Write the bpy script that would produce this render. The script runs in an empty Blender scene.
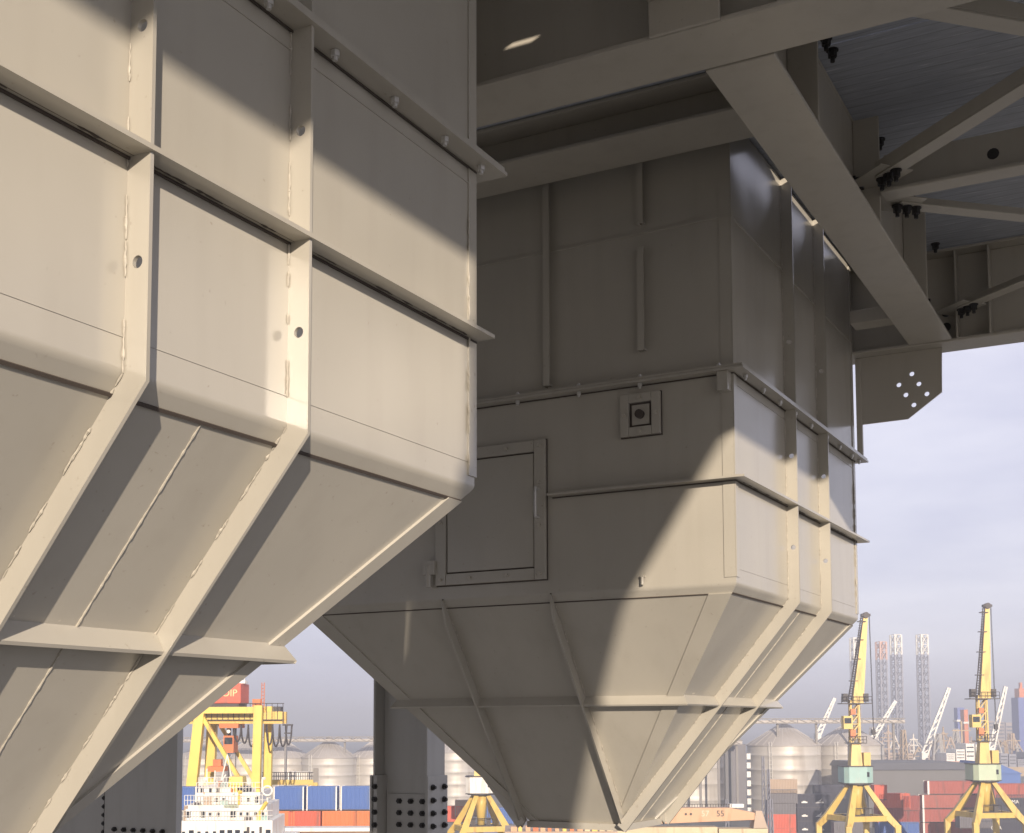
import bpy, bmesh, math, random
from mathutils import Vector, Matrix
random.seed(7)
PI = math.pi
sc = bpy.context.scene
col = sc.collection
S = 0.5                      # design units of the steel frame -> metres
GZ = -21.0                   # quay level below the eye, metres
# ------------------------------------------------------------------ camera numbers
F_PX, PY, PITCH, YAW, ROLL = 1273.41, 622.27, 0.0806, 0.4878, -0.0029
W_PX, H_PX = 1024, 833
fw = Vector((math.cos(YAW)*math.cos(PITCH), math.sin(YAW)*math.cos(PITCH), math.sin(PITCH)))
r0 = Vector((math.sin(YAW), -math.cos(YAW), 0)); u0 = r0.cross(fw)
cr = r0*math.cos(ROLL)+u0*math.sin(ROLL); cu = -r0*math.sin(ROLL)+u0*math.cos(ROLL)
FH = Vector((math.cos(YAW), math.sin(YAW), 0)); RH = r0.copy()
def ray(px, py): return fw + cr*((px-512)/F_PX) - cu*((py-PY)/F_PX)
def at(px, py, d):
    """lateral offset, height of the sight line at horizontal distance d (planning the port's layout)"""
    v = ray(px, py); v = v*(d/v.dot(FH)); return v.dot(RH), v.z
def hgt(py, d, px=512): return at(px, py, d)[1]
def lat(px, d): return at(px, 760, d)[0]
BROT = YAW-PI/2              # bearing of the port's rows

# ------------------------------------------------------------------ materials
def newmat(name):
    m = bpy.data.materials.new(name); m.use_nodes = True
    nt = m.node_tree; b = nt.nodes['Principled BSDF']; return m, nt, b
def simple(name, c, rough=.5, metal=0, var=.18, scale=3., bump=0, dirt=None):
    m, nt, b = newmat(name)
    tc = nt.nodes.new('ShaderNodeTexCoord')
    n = nt.nodes.new('ShaderNodeTexNoise'); n.inputs['Scale'].default_value = scale; n.inputs['Detail'].default_value = 6
    nt.links.new(tc.outputs['Object'], n.inputs['Vector'])
    mx = nt.nodes.new('ShaderNodeMix'); mx.data_type = 'RGBA'
    mx.inputs[6].default_value = (*[v*(1-var) for v in c], 1); mx.inputs[7].default_value = (*[min(1, v*(1+var)) for v in c], 1)
    nt.links.new(n.outputs['Fac'], mx.inputs[0])
    last = mx.outputs[2]
    if dirt:
        n2 = nt.nodes.new('ShaderNodeTexNoise'); n2.inputs['Scale'].default_value = scale*2.3; n2.inputs['Detail'].default_value = 8
        mp = nt.nodes.new('ShaderNodeMapping'); mp.inputs['Scale'].default_value = (1, 1, .15)
        nt.links.new(tc.outputs['Object'], mp.inputs[0]); nt.links.new(mp.outputs[0], n2.inputs['Vector'])
        rp = nt.nodes.new('ShaderNodeValToRGB'); rp.color_ramp.elements[0].position = .55; rp.color_ramp.elements[1].position = .75
        nt.links.new(n2.outputs['Fac'], rp.inputs[0])
        m2 = nt.nodes.new('ShaderNodeMix'); m2.data_type = 'RGBA'; m2.inputs[7].default_value = (*dirt, 1)
        nt.links.new(rp.outputs[0], m2.inputs[0]); nt.links.new(last, m2.inputs[6]); last = m2.outputs[2]
    nt.links.new(last, b.inputs['Base Color'])
    b.inputs['Roughness'].default_value = rough; b.inputs['Metallic'].default_value = metal
    if bump:
        bp = nt.nodes.new('ShaderNodeBump'); bp.inputs['Strength'].default_value = bump; bp.inputs['Distance'].default_value = .02
        nt.links.new(n.outputs['Fac'], bp.inputs['Height']); nt.links.new(bp.outputs[0], b.inputs['Normal'])
    return m
def paint(name, c, rough=(.30, .48), wave=.35, streak=.25):
    """site painted steel: mottled, faint vertical run-off streaks, wavy sheet"""
    m, nt, b = newmat(name); N = nt.nodes.new; Lk = nt.links.new
    tc = N('ShaderNodeTexCoord')
    n1 = N('ShaderNodeTexNoise'); n1.inputs['Scale'].default_value = 1.3; n1.inputs['Detail'].default_value = 5; Lk(tc.outputs['Object'], n1.inputs['Vector'])
    mp = N('ShaderNodeMapping'); mp.inputs['Scale'].default_value = (4.3, 4.3, .45); Lk(tc.outputs['Object'], mp.inputs[0])
    n2 = N('ShaderNodeTexNoise'); n2.inputs['Scale'].default_value = 1.6; n2.inputs['Detail'].default_value = 6; Lk(mp.outputs[0], n2.inputs['Vector'])
    n3 = N('ShaderNodeTexNoise'); n3.inputs['Scale'].default_value = 45; n3.inputs['Detail'].default_value = 4; Lk(tc.outputs['Object'], n3.inputs['Vector'])
    mx = N('ShaderNodeMix'); mx.data_type = 'RGBA'
    mx.inputs[6].default_value = (c[0]*.86, c[1]*.86, c[2]*.87, 1); mx.inputs[7].default_value = (c[0]*1.1, c[1]*1.09, c[2]*1.08, 1); Lk(n1.outputs['Fac'], mx.inputs[0])
    rp = N('ShaderNodeValToRGB'); rp.color_ramp.elements[0].position = .5; rp.color_ramp.elements[1].position = .82
    rp.color_ramp.elements[1].color = (streak, streak, streak, 1); rp.color_ramp.elements[0].color = (0, 0, 0, 1); Lk(n2.outputs['Fac'], rp.inputs[0])
    m2 = N('ShaderNodeMix'); m2.data_type = 'RGBA'; m2.inputs[7].default_value = (c[0]*.55, c[1]*.5, c[2]*.45, 1)
    Lk(rp.outputs[0], m2.inputs[0]); Lk(mx.outputs[2], m2.inputs[6])
    rp3 = N('ShaderNodeValToRGB'); rp3.color_ramp.elements[0].position = .68; rp3.color_ramp.elements[1].position = .74
    rp3.color_ramp.elements[1].color = (.35, .35, .35, 1); Lk(n3.outputs['Fac'], rp3.inputs[0])
    m3 = N('ShaderNodeMix'); m3.data_type = 'RGBA'; m3.inputs[7].default_value = (c[0]*.5, c[1]*.42, c[2]*.36, 1)
    Lk(rp3.outputs[0], m3.inputs[0]); Lk(m2.outputs[2], m3.inputs[6]); Lk(m3.outputs[2], b.inputs['Base Color'])
    mr = N('ShaderNodeMapRange'); mr.inputs[3].default_value = rough[0]; mr.inputs[4].default_value = rough[1]; Lk(n1.outputs['Fac'], mr.inputs[0]); Lk(mr.outputs[0], b.inputs['Roughness'])
    nb = N('ShaderNodeTexNoise'); nb.inputs['Scale'].default_value = 1.1; nb.inputs['Detail'].default_value = 1; Lk(tc.outputs['Object'], nb.inputs['Vector'])
    b1 = N('ShaderNodeBump'); b1.inputs['Strength'].default_value = wave; b1.inputs['Distance'].default_value = .03; Lk(nb.outputs['Fac'], b1.inputs['Height'])
    b2 = N('ShaderNodeBump'); b2.inputs['Strength'].default_value = .06; b2.inputs['Distance'].default_value = .002; Lk(n3.outputs['Fac'], b2.inputs['Height']); Lk(b1.outputs[0], b2.inputs['Normal'])
    Lk(b2.outputs[0], b.inputs['Normal'])
    b.inputs['Coat Weight'].default_value = .25; b.inputs['Coat Roughness'].default_value = .16
    return m
def rgb(h):                       # sRGB triple 0-255 -> linear
    return tuple((v/255/12.92) if v/255 <= .04045 else ((v/255+.055)/1.055)**2.4 for v in h)
M = {}
M['hopper'] = paint('hopper_paint', (.455, .430, .368), rough=(.15, .31), wave=.9, streak=.16)
M['beam'] = paint('beam_paint', (.47, .44, .37), rough=(.35, .55), wave=.15)
M['column'] = paint('column_paint', (.45, .445, .42), rough=(.4, .6), wave=.12)
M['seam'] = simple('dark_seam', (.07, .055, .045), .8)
M['weld'] = simple('weld_paint', (.48, .445, .375), .5, var=.35, scale=60)
M['zinc'] = simple('galvanised_bolt', (.58, .57, .54), .35, .35, .2, 40)
M['darkbolt'] = simple('oiled_bolt', (.025, .023, .022), .5, .3, .3, 40)
M['yellow'] = simple('crane_yellow', (.68, .48, .12), .45, 0, .15, .6, dirt=(.42, .22, .05))
M['yellow_pale'] = simple('crane_yellow_pale', (.80, .58, .12), .5, 0, .15, .6, dirt=(.5, .3, .1))
M['teal'] = simple('teal_sheet', (.33, .50, .46), .5, 0, .15, .8, dirt=(.5, .5, .42))
M['mint'] = simple('mint_sheet', (.48, .56, .40), .5, 0, .12, .8, dirt=(.6, .55, .42))
M['dark'] = simple('dark_steel', (.06, .05, .048), .6)
M['red'] = simple('container_red', (.40, .10, .075), .6, 0, .2, .5, dirt=(.2, .08, .06))
M['salmon'] = simple('container_salmon', (.62, .12, .07), .6, 0, .2, .5, dirt=(.35, .12, .08))
M['orange'] = simple('container_orange', (.66, .20, .07), .6, 0, .25, .4, dirt=(.4, .13, .06))
M['blue'] = simple('container_blue', (.075, .15, .40), .6, 0, .15, .5, dirt=(.1, .16, .32))
M['red_dull'] = simple('container_red_dull', (.42, .125, .095), .65, 0, .25, .4, dirt=(.25, .13, .1))
M['red_deep'] = simple('container_red_deep', (.29, .06, .05), .6, 0, .25, .4, dirt=(.16, .07, .06))
M['navy'] = simple('container_navy', (.035, .035, .055), .6, 0, .2, .5)
M['greyc'] = simple('container_grey', (.16, .15, .16), .6, 0, .2, .5)
M['tan'] = simple('container_tan', (.45, .34, .25), .6, 0, .2, .5)
M['white'] = simple('white_paint', (.80, .78, .72), .5, 0, .08, .7, dirt=(.6, .5, .38))
M['glassd'] = simple('dark_glass', (.03, .035, .045), .15)
M['silo'] = simple('silo_sheet', (.60, .56, .50), .5, .25, .10, .15, dirt=(.42, .37, .31))
M['silo_roof'] = simple('silo_roof_sheet', (.42, .385, .35), .6, .2, .12, .2)
M['truss'] = simple('gallery_grey', (.25, .23, .21), .7)
M['shed'] = simple('shed_grey', (.17, .165, .165), .7, 0, .15, .1)
M['lattice'] = simple('lattice_grey', (.30, .30, .34), .7)
M['rigred'] = simple('rig_red', (.62, .40, .32), .7)
M['yard'] = simple('yard_steel', (.45, .33, .2), .7, 0, .3, .2)
M['cream'] = simple('cream_paint', (.62, .52, .33), .6, 0, .2, .6, dirt=(.4, .25, .14))
M['violet'] = simple('blue_block', (.13, .17, .42), .7)
M['boomtan'] = simple('boom_tan', (.62, .38, .22), .6, 0, .15, .6, dirt=(.5, .25, .12))
M['lettery'] = simple('letter_yellow', (.8, .62, .3), .6)
M['letterk'] = simple('letter_black', (.05, .04, .04), .6)
M['letterp'] = simple('letter_pale', (.75, .6, .45), .6)
M['rope'] = simple('cable_black', (.05, .045, .05), .6)
def ground_mat():
    m, nt, b = newmat('quay_concrete'); N = nt.nodes.new; Lk = nt.links.new
    tc = N('ShaderNodeTexCoord'); n = N('ShaderNodeTexNoise'); n.inputs['Scale'].default_value = .05; n.inputs['Detail'].default_value = 9; Lk(tc.outputs['Object'], n.inputs['Vector'])
    n2 = N('ShaderNodeTexNoise'); n2.inputs['Scale'].default_value = 1.2; n2.inputs['Detail'].default_value = 6; Lk(tc.outputs['Object'], n2.inputs['Vector'])
    rp = N('ShaderNodeValToRGB'); rp.color_ramp.elements[0].color = (.11, .11, .10, 1); rp.color_ramp.elements[1].color = (.20, .195, .175, 1); rp.color_ramp.elements[0].position = .35; rp.color_ramp.elements[1].position = .65
    mx = N('ShaderNodeMath'); mx.operation = 'MULTIPLY_ADD'; mx.inputs[1].default_value = .35; Lk(n2.outputs['Fac'], mx.inputs[0])
    sm = N('ShaderNodeMath'); sm.operation = 'MULTIPLY'; sm.inputs[1].default_value = .65; Lk(n.outputs['Fac'], sm.inputs[0]); Lk(sm.outputs[0], mx.inputs[2])
    Lk(mx.outputs[0], rp.inputs[0]); Lk(rp.outputs[0], b.inputs['Base Color']); b.inputs['Roughness'].default_value = .85
    return m
M['ground'] = ground_mat()
def deck_mat():
    """soffit of the deck: dark boards running along Y, pale scuffs along the grain"""
    m, nt, b = newmat('deck_soffit'); N = nt.nodes.new; Lk = nt.links.new
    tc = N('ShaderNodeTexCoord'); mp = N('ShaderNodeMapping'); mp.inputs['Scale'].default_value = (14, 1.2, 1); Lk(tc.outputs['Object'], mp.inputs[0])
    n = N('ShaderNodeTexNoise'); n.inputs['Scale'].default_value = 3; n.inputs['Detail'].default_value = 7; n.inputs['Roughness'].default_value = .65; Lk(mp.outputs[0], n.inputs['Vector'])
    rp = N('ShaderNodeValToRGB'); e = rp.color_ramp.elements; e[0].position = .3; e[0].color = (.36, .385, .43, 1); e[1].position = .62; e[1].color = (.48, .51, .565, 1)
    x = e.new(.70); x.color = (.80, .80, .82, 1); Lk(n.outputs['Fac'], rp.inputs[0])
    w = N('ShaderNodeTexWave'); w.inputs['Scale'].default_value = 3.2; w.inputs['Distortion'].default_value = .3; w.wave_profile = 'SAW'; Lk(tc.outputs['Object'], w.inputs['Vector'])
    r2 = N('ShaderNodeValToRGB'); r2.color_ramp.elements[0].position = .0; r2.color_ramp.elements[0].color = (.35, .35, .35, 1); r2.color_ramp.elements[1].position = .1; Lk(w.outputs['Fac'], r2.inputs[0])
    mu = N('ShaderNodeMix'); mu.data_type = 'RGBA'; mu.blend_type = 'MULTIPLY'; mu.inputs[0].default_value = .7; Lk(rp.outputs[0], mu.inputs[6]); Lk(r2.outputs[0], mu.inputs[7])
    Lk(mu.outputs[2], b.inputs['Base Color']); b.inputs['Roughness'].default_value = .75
    return m
M['deck'] = deck_mat()

# ------------------------------------------------------------------ mesh helpers
class MB:
    def __init__(s): s.v = []; s.f = []; s.sm = []
    def add(s, vs, fs, smooth=False):
        o = len(s.v); s.v += [Vector(p) for p in vs]
        for f in fs: s.f.append([o+i for i in f]); s.sm.append(smooth)
    def box(s, a, b):
        (x0, y0, z0), (x1, y1, z1) = a, b
        s.add([(x0,y0,z0),(x1,y0,z0),(x1,y1,z0),(x0,y1,z0),(x0,y0,z1),(x1,y0,z1),(x1,y1,z1),(x0,y1,z1)],
              [(3,2,1,0),(4,5,6,7),(0,1,5,4),(1,2,6,5),(2,3,7,6),(3,0,4,7)]); return s
    def hexa(s, bot, top):
        s.add(list(bot)+list(top), [(3,2,1,0),(4,5,6,7),(0,1,5,4),(1,2,6,5),(2,3,7,6),(3,0,4,7)]); return s
    def prism(s, poly, d):
        n = len(poly); d = Vector(d); p = [Vector(q) for q in poly]
        s.add(p+[q+d for q in p], [list(range(n))[::-1], list(range(n, 2*n))]+[(i, (i+1) % n, n+(i+1) % n, n+i) for i in range(n)]); return s
    def bar(s, p, q, w, h, up=(0,0,1), w2=None, h2=None):
        p = Vector(p); q = Vector(q); d = (q-p).normalized(); up = Vector(up)
        if abs(d.dot(up)) > .98: up = Vector((1,0,0))
        x = d.cross(up).normalized(); y = x.cross(d)
        w2 = w if w2 is None else w2; h2 = h if h2 is None else h2
        c = lambda o, w, h: [o-x*w/2-y*h/2, o+x*w/2-y*h/2, o+x*w/2+y*h/2, o-x*w/2+y*h/2]
        return s.hexa(c(p, w, h), c(q, w2, h2))
    def tube(s, p, q, r, n=6, r2=None):
        p = Vector(p); q = Vector(q); d = (q-p).normalized(); up = Vector((0,0,1)) if abs(d.z) < .95 else Vector((1,0,0))
        x = d.cross(up).normalized(); y = x.cross(d); r2 = r if r2 is None else r2
        vs = [o+x*math.cos(2*PI*i/n)*R+y*math.sin(2*PI*i/n)*R for o, R in ((p, r), (q, r2)) for i in range(n)]
        s.add(vs, [(i, (i+1) % n, n+(i+1) % n, n+i) for i in range(n)], n > 6)
        s.add(vs, [list(range(n))[::-1], list(range(n, 2*n))]); return s
    def path(s, pts, r, n=5):
        for a, b in zip(pts[:-1], pts[1:]):
            if (Vector(b)-Vector(a)).length > 1e-6: s.tube(a, b, r, n)
        return s
    def rings(s, rs, n=24, caps=True):
        """surface of revolution about local z: [(radius, z, cx, cy)]"""
        vs = [(cx+R*math.cos(2*PI*i/n), cy+R*math.sin(2*PI*i/n), z) for R, z, cx, cy in rs for i in range(n)]
        s.add(vs, [(k*n+i, k*n+(i+1) % n, (k+1)*n+(i+1) % n, (k+1)*n+i) for k in range(len(rs)-1) for i in range(n)], True); return s
    def build(s, name, mat, parent=None, scale=1., off=(0,0,0), bevel=0):
        me = bpy.data.meshes.new(name); o3 = Vector(off)
        me.from_pydata([(p*scale)-o3 for p in s.v], [], s.f); me.polygons.foreach_set('use_smooth', s.sm)
        me.materials.append(M[mat] if isinstance(mat, str) else mat); me.update()
        bm = bmesh.new(); bm.from_mesh(me); bmesh.ops.recalc_face_normals(bm, faces=bm.faces); bm.to_mesh(me); bm.free()
        o = bpy.data.objects.new(name, me); col.objects.link(o); o.parent = parent
        if bevel:
            b = o.modifiers.new('bevel', 'BEVEL'); b.width = bevel; b.segments = 2; b.limit_method = 'ANGLE'
        return o
def curve_mesh(cu_):
    o = bpy.data.objects.new('tmp', cu_); col.objects.link(o)
    dg = bpy.context.evaluated_depsgraph_get(); me = bpy.data.meshes.new_from_object(o.evaluated_get(dg))
    bpy.data.objects.remove(o); bpy.data.curves.remove(cu_); return me
def plate(outline, holes, t):
    """flat plate with real holes in local XY, thickness t centred on z=0"""
    cu_ = bpy.data.curves.new('plate', 'CURVE'); cu_.dimensions = '2D'; cu_.fill_mode = 'BOTH'; cu_.extrude = t/2
    def loop(pts):
        sp = cu_.splines.new('POLY'); sp.points.add(len(pts)-1); sp.use_cyclic_u = True
        for p, q in zip(sp.points, pts): p.co = (q[0], q[1], 0, 1)
    loop(outline)
    for h_ in holes: loop([(h_[0]+h_[2]*math.cos(2*PI*i/14), h_[1]+h_[2]*math.sin(2*PI*i/14)) for i in range(14)] if len(h_) == 3 else h_)
    return curve_mesh(cu_)
def mesh_obj(name, me, mat, parent, mtx=None):
    if mtx is not None: me.transform(mtx)
    me.name = name; me.materials.clear(); me.materials.append(M[mat])
    o = bpy.data.objects.new(name, me); col.objects.link(o); o.parent = parent; return o
def text_obj(name, body, size, mat, parent, loc, depth=.02, rot=None):
    cu_ = bpy.data.curves.new('txt', 'FONT'); cu_.body = body; cu_.size = size; cu_.extrude = depth; cu_.align_x = 'CENTER'; cu_.align_y = 'CENTER'
    me = curve_mesh(cu_); o = mesh_obj(name, me, mat, parent, Matrix.Rotation(PI/2, 4, 'X')); o.location = loc; return o
def thing(name, label, cat, loc=(0,0,0), rotz=0, group=None):
    o = bpy.data.objects.new(name, None); col.objects.link(o); o.empty_display_size = .3
    o.location = loc; o.rotation_euler = (0,0,rotz); o['label'] = label; o['category'] = cat; o['kind'] = 'thing'
    if group: o['group'] = group
    return o
def tag(o, label, cat, group=None):
    o['kind'] = 'thing'
    o['label'] = label; o['category'] = cat
    if group: o['group'] = group
    return o
def struct(o): o['kind'] = 'structure'; return o
def copy_tree(o, parent=None):
    c = o.copy(); col.objects.link(c); c.parent = parent
    for ch in list(o.children): copy_tree(ch, c)
    return c
def bead(mb, p, q, r, gap=.0, step=.05, jit=.35):
    """irregular weld bead along p-q; gap > 0 breaks it into uneven stitches"""
    p = Vector(p); q = Vector(q); L = (q-p).length; d = (q-p)/L; x = 0.
    while x < L-.02:
        run = L-x if gap == 0 else min(L-x, random.uniform(.04, .36)); n = max(1, int(run/step)); ra = r*.5; pa = p+d*x
        for i in range(n):
            rb_ = r*(1+jit*random.uniform(-1, 1)) if i < n-1 else r*.5
            pb = p+d*(x+run*(i+1)/n)+Vector((random.uniform(-1, 1), random.uniform(-1, 1), random.uniform(-1, 1)))*r*(.35 if gap else .08)
            mb.tube(pa, pb, ra, 5, rb_); ra = rb_; pa = pb
        x += run+(random.uniform(.02, .4)*gap*2.2 if gap else 0)

# ------------------------------------------------------------------ light and sky
SA, SC = 1.35, .40
LDIR = Vector((-SA, -1.0, SC)).normalized()       # towards the sun
EL = math.asin(LDIR.z)
world = bpy.data.worlds.new('World'); sc.world = world; world.use_nodes = True
nt = world.node_tree; bg = nt.nodes['Background']
sky = nt.nodes.new('ShaderNodeTexSky'); sky.sky_type = 'NISHITA'; sky.sun_disc = False
sky.sun_elevation = EL; sky.sun_rotation = math.atan2(LDIR.x, LDIR.y)
sky.altitude = 10; sky.air_density = 1.0; sky.dust_density = 1.6; sky.ozone_density = 2.0
tc = nt.nodes.new('ShaderNodeTexCoord'); mp = nt.nodes.new('ShaderNodeMapping'); mp.inputs['Scale'].default_value = (1.6, 1.6, 6.5)
nz = nt.nodes.new('ShaderNodeTexNoise'); nz.inputs['Scale'].default_value = 2.2; nz.inputs['Detail'].default_value = 8; nz.inputs['Roughness'].default_value = .55
nt.links.new(tc.outputs['Generated'], mp.inputs[0]); nt.links.new(mp.outputs[0], nz.inputs['Vector'])
rp = nt.nodes.new('ShaderNodeValToRGB'); rp.color_ramp.elements[0].position = .36; rp.color_ramp.elements[1].position = .72
rp.color_ramp.elements[0].color = (4.9, 4.85, 6.2, 1); rp.color_ramp.elements[1].color = (6.8, 6.65, 7.6, 1); nt.links.new(nz.outputs['Fac'], rp.inputs[0])
mx = nt.nodes.new('ShaderNodeMix'); mx.data_type = 'RGBA'; mx.inputs[0].default_value = .86
nt.links.new(rp.outputs[0], mx.inputs[7]); nt.links.new(sky.outputs[0], mx.inputs[6]); vd = nt.nodes.new('ShaderNodeVectorMath'); vd.operation = 'DOT_PRODUCT'; vd.inputs[1].default_value = (-.94, .34, 0); nt.links.new(tc.outputs['Generated'], vd.inputs[0])
mrg = nt.nodes.new('ShaderNodeMapRange'); mrg.interpolation_type = 'SMOOTHSTEP'; mrg.inputs[1].default_value = -.1; mrg.inputs[2].default_value = .75; mrg.inputs[3].default_value = 1.0; mrg.inputs[4].default_value = .5
nt.links.new(vd.outputs['Value'], mrg.inputs[0])          # sky dimmed out of view to darken the farther hopper's front
vm_ = nt.nodes.new('ShaderNodeVectorMath'); vm_.operation = 'SCALE'; nt.links.new(mx.outputs[2], vm_.inputs[0]); nt.links.new(mrg.outputs[0], vm_.inputs['Scale'])
nt.links.new(vm_.outputs[0], bg.inputs[0])
bg.inputs[1].default_value = .103
sun = bpy.data.lights.new('sun', 'SUN'); sun.energy = 4.7; sun.angle = math.radians(.5); sun.color = (1, .86, .71)
so = bpy.data.objects.new('sun', sun); col.objects.link(so); so.rotation_euler = LDIR.to_track_quat('Z', 'Y').to_euler(); so.location = (0, 0, 40)
vs = sc.view_settings; vs.view_transform = 'Standard'; vs.look = 'None'; vs.gamma = 1; vs.use_curve_mapping = False; vs.exposure = .46
cam = bpy.data.cameras.new('camera'); co = bpy.data.objects.new('camera', cam); col.objects.link(co); sc.camera = co
cam.sensor_width = 36; cam.sensor_fit = 'HORIZONTAL'; cam.lens = 36*F_PX/W_PX; cam.clip_end = 20000; cam.clip_start = .05
cam.shift_y = (PY-H_PX/2)/W_PX
co.matrix_world = Matrix((cr, cu, -fw)).transposed().to_4x4()
# ------------------------------------------------------------------ ground
g = MB(); g.add([(-3000,-3000,GZ),(3000,-3000,GZ),(3000,3000,GZ),(-3000,3000,GZ)], [(0,1,2,3)])
struct(g.build('quay', 'ground'))

# ------------------------------------------------------------------ hoppers
def hopper(label, X0, Y0, rot, L, Wd, zb, zB, zA, h, dx, dy, ribs, zf, front, bolts_u, bolts_v, over):
    """local axes: u along +X from the near right corner, v along +Y, z as seen from the eye.  right face v=0, front face u=0"""
    zt = 8.01; zo = zb-h
    t = thing('steel_hopper', label, 'hopper', (X0*S, Y0*S, zo*S), rot, 'steel hoppers hung under the deck')
    off = (0, 0, zo*S)
    B = lambda mb, n, m='hopper', p=None, bev=0: mb.build(n, m, p or t, S, off, bev)
    def ins(z):                                   # inset of the walls at height z below the bend
        k = max(0, zb-z); return dx*k, dy*k
    def cor(z, e=0):
        a, b = ins(z); return [Vector((a-e, b-e, z)), Vector((L-a+e, b-e, z)), Vector((L-a+e, Wd-b+e, z)), Vector((a-e, Wd-b+e, z))]
    # shell with rolled bend
    m = MB(); levels = [zt, zb+.07]
    rb_ = .028
    prof = [cor(zt), cor(zb+rb_)]
    for k in (1, 2, 3):
        f = k/4; z = zb+rb_-2*rb_*f; w = rb_*f*f
        prof.append([Vector((dx*w, dy*w, z)), Vector((L-dx*w, dy*w, z)), Vector((L-dx*w, Wd-dy*w, z)), Vector((dx*w, Wd-dy*w, z))])
    prof += [cor(zb-rb_), cor(zo)]
    vsx = [p for r in prof for p in r]
    for i in range(4):
        o = len(m.v); m.v += [p for r in prof for p in (r[i], r[(i+1) % 4])]
        for k in range(len(prof)-1): m.f.append([o+2*k, o+2*k+1, o+2*k+3, o+2*k+2]); m.sm.append(0 < k < len(prof)-2)
    m.add(cor(zt), [(0,1,2,3)])
    B(m, 'shell')
    # outlet collar
    m = MB(); c = cor(zo, .05); c2 = [p-Vector((0,0,.10)) for p in c]; m.hexa(c2, c); B(m, 'outlet_collar')
    # right-face ribs (bent flat bars), with drilled holes
    p = .165; nn = math.hypot(dy, 1)
    def rib_right(u, prot=p, sgn=1, holes=()):
        tipz = zb-prot*dy/nn-(prot*(1-nn)/dy)*(1/nn)
        n = Vector((-1/nn, -dy/nn)); rb = Vector((dy*h, zo)); zz = zt-.02
        out = [(0, zz), (-prot, zz), (-prot, tipz), (rb+n*prot)[:], rb[:], (0, zb)]
        me = plate([(a*S, b*S) for a, b in out], [(a*S, b*S, r*S) for a, b, r in holes], .026*S)
        # plate x -> v, y -> z, thickness -> u
        mt = Matrix(((0,0,1,u*S), (1,0,0,0 if sgn > 0 else Wd*S), (0,1,0,-off[2]), (0,0,0,1)))
        if sgn < 0: mt = mt @ Matrix.Diagonal((-1, 1, 1, 1))
        return mesh_obj('rib', me, 'hopper', t, mt)
    for u in ribs:
        rib_right(u, holes=[(-p*.52, zB-.60, .036), (-p*.52, zB+.73, .036), (-p*.52, zA+1.0, .036)])
        rib_right(u, sgn=-1)
    # front / back ribs on the slope
    n2 = math.hypot(dx, 1)
    for v in front:
        for sgn in (1, -1):
            out = [(0, zb+.02), (-.03, zb-.02), (dx*.25-p/n2, zb-.25-p*dx/n2), (dx*h-p/n2, zo-p*dx/n2), (dx*h, zo), (0, zb)]
            me = plate([(a*S, b*S) for a, b in out], [], .03*S)
            mt = Matrix(((1,0,0,0), (0,0,1,v*S), (0,1,0,-off[2]), (0,0,0,1)))
            if sgn < 0: mt = Matrix(((-1,0,0,L*S), (0,0,1,v*S), (0,1,0,-off[2]), (0,0,0,1)))
            mesh_obj('rib', me, 'hopper', t, mt)
    # horizontal ring stiffeners
    def ring(z, prot, th, name, z_up=0):
        o = cor(z, prot)
        if name == 'ring_stiffener': o[1].x -= prot-over; o[2].x -= prot-over
        i = cor(z, -.01); m = MB()
        for k in range(4):
            a, b = k, (k+1) % 4; d = Vector((0,0,th))
            if name == 'ring_stiffener' and k == 3 and over > .1:
                i[a] = Vector((.01, 2.61, z)); o[a] = Vector((-prot, 2.61, z))
            m.hexa([i[a], i[b], o[b], o[a]], [i[a]+d, i[b]+d, o[b]+d, o[a]+d])
        return B(m, name)
    ring(zB, .19, .03, 'ring_stiffener')
    fl = ring(zA, .20, .03, 'bolted_flange')
    m = MB(); o = cor(zA, .185); i = cor(zA, -.01); d0 = Vector((0,0,.038)); d1 = Vector((0,0,.068))
    for k in range(4):
        a, b = k, (k+1) % 4; m.hexa([i[a]+d0, i[b]+d0, o[b]+d0, o[a]+d0], [i[a]+d1, i[b]+d1, o[b]+d1, o[a]+d1])
    B(m, 'upper_flange', p=fl)
    bm_ = MB(); bm_.tube((0,0,-.07), (0,0,.12), .018, 8); bm_.tube((0,0,-.042), (0,0,-.001), .032, 6); bm_.tube((0,0,.069), (0,0,.10), .032, 6)
    b0 = None
    for (u, v) in [(u, -.11) for u in bolts_u]+[(-.11, v) for v in bolts_v]:
        if b0 is None: b0 = bm_.build('bolt', 'zinc', fl, S)
        else: b1 = b0.copy(); col.objects.link(b1); b1.parent = fl; b0_ = b1
        (b0 if b0.location.length == 0 else b1).location = (u*S, v*S, zA*S-off[2])
    m = MB()  # dark strips under the flange roots, painting in the shadow line there
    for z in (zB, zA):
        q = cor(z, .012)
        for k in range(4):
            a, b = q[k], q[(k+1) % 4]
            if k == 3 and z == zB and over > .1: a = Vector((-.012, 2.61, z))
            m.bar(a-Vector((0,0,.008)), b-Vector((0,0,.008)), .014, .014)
    B(m, 'root_shade', 'seam')
    # slope ring
    for_norm = [Vector((0,-1,-dy)).normalized(), Vector((1,0,-dx)).normalized(), Vector((0,1,-dy)).normalized(), Vector((-1,0,-dx)).normalized()]
    cc = cor(zf); tips = []
    for k in range(4):
        na, nb = for_norm[k-1], for_norm[k]; tips.append(cc[k]+(na+nb)*(p*.85/(1+na.dot(nb))))
    m = MB()
    for k in range(4):
        a, b = k, (k+1) % 4; n = for_norm[k]; e = (cc[b]-cc[a]).normalized(); dn = n.cross(e) if n.cross(e).z < 0 else e.cross(n); dn = dn*.028
        m.hexa([cc[a], cc[b], tips[b], tips[a]], [cc[a]+dn, cc[b]+dn, tips[b]+dn, tips[a]+dn])
    B(m, 'slope_stiffener')
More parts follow.
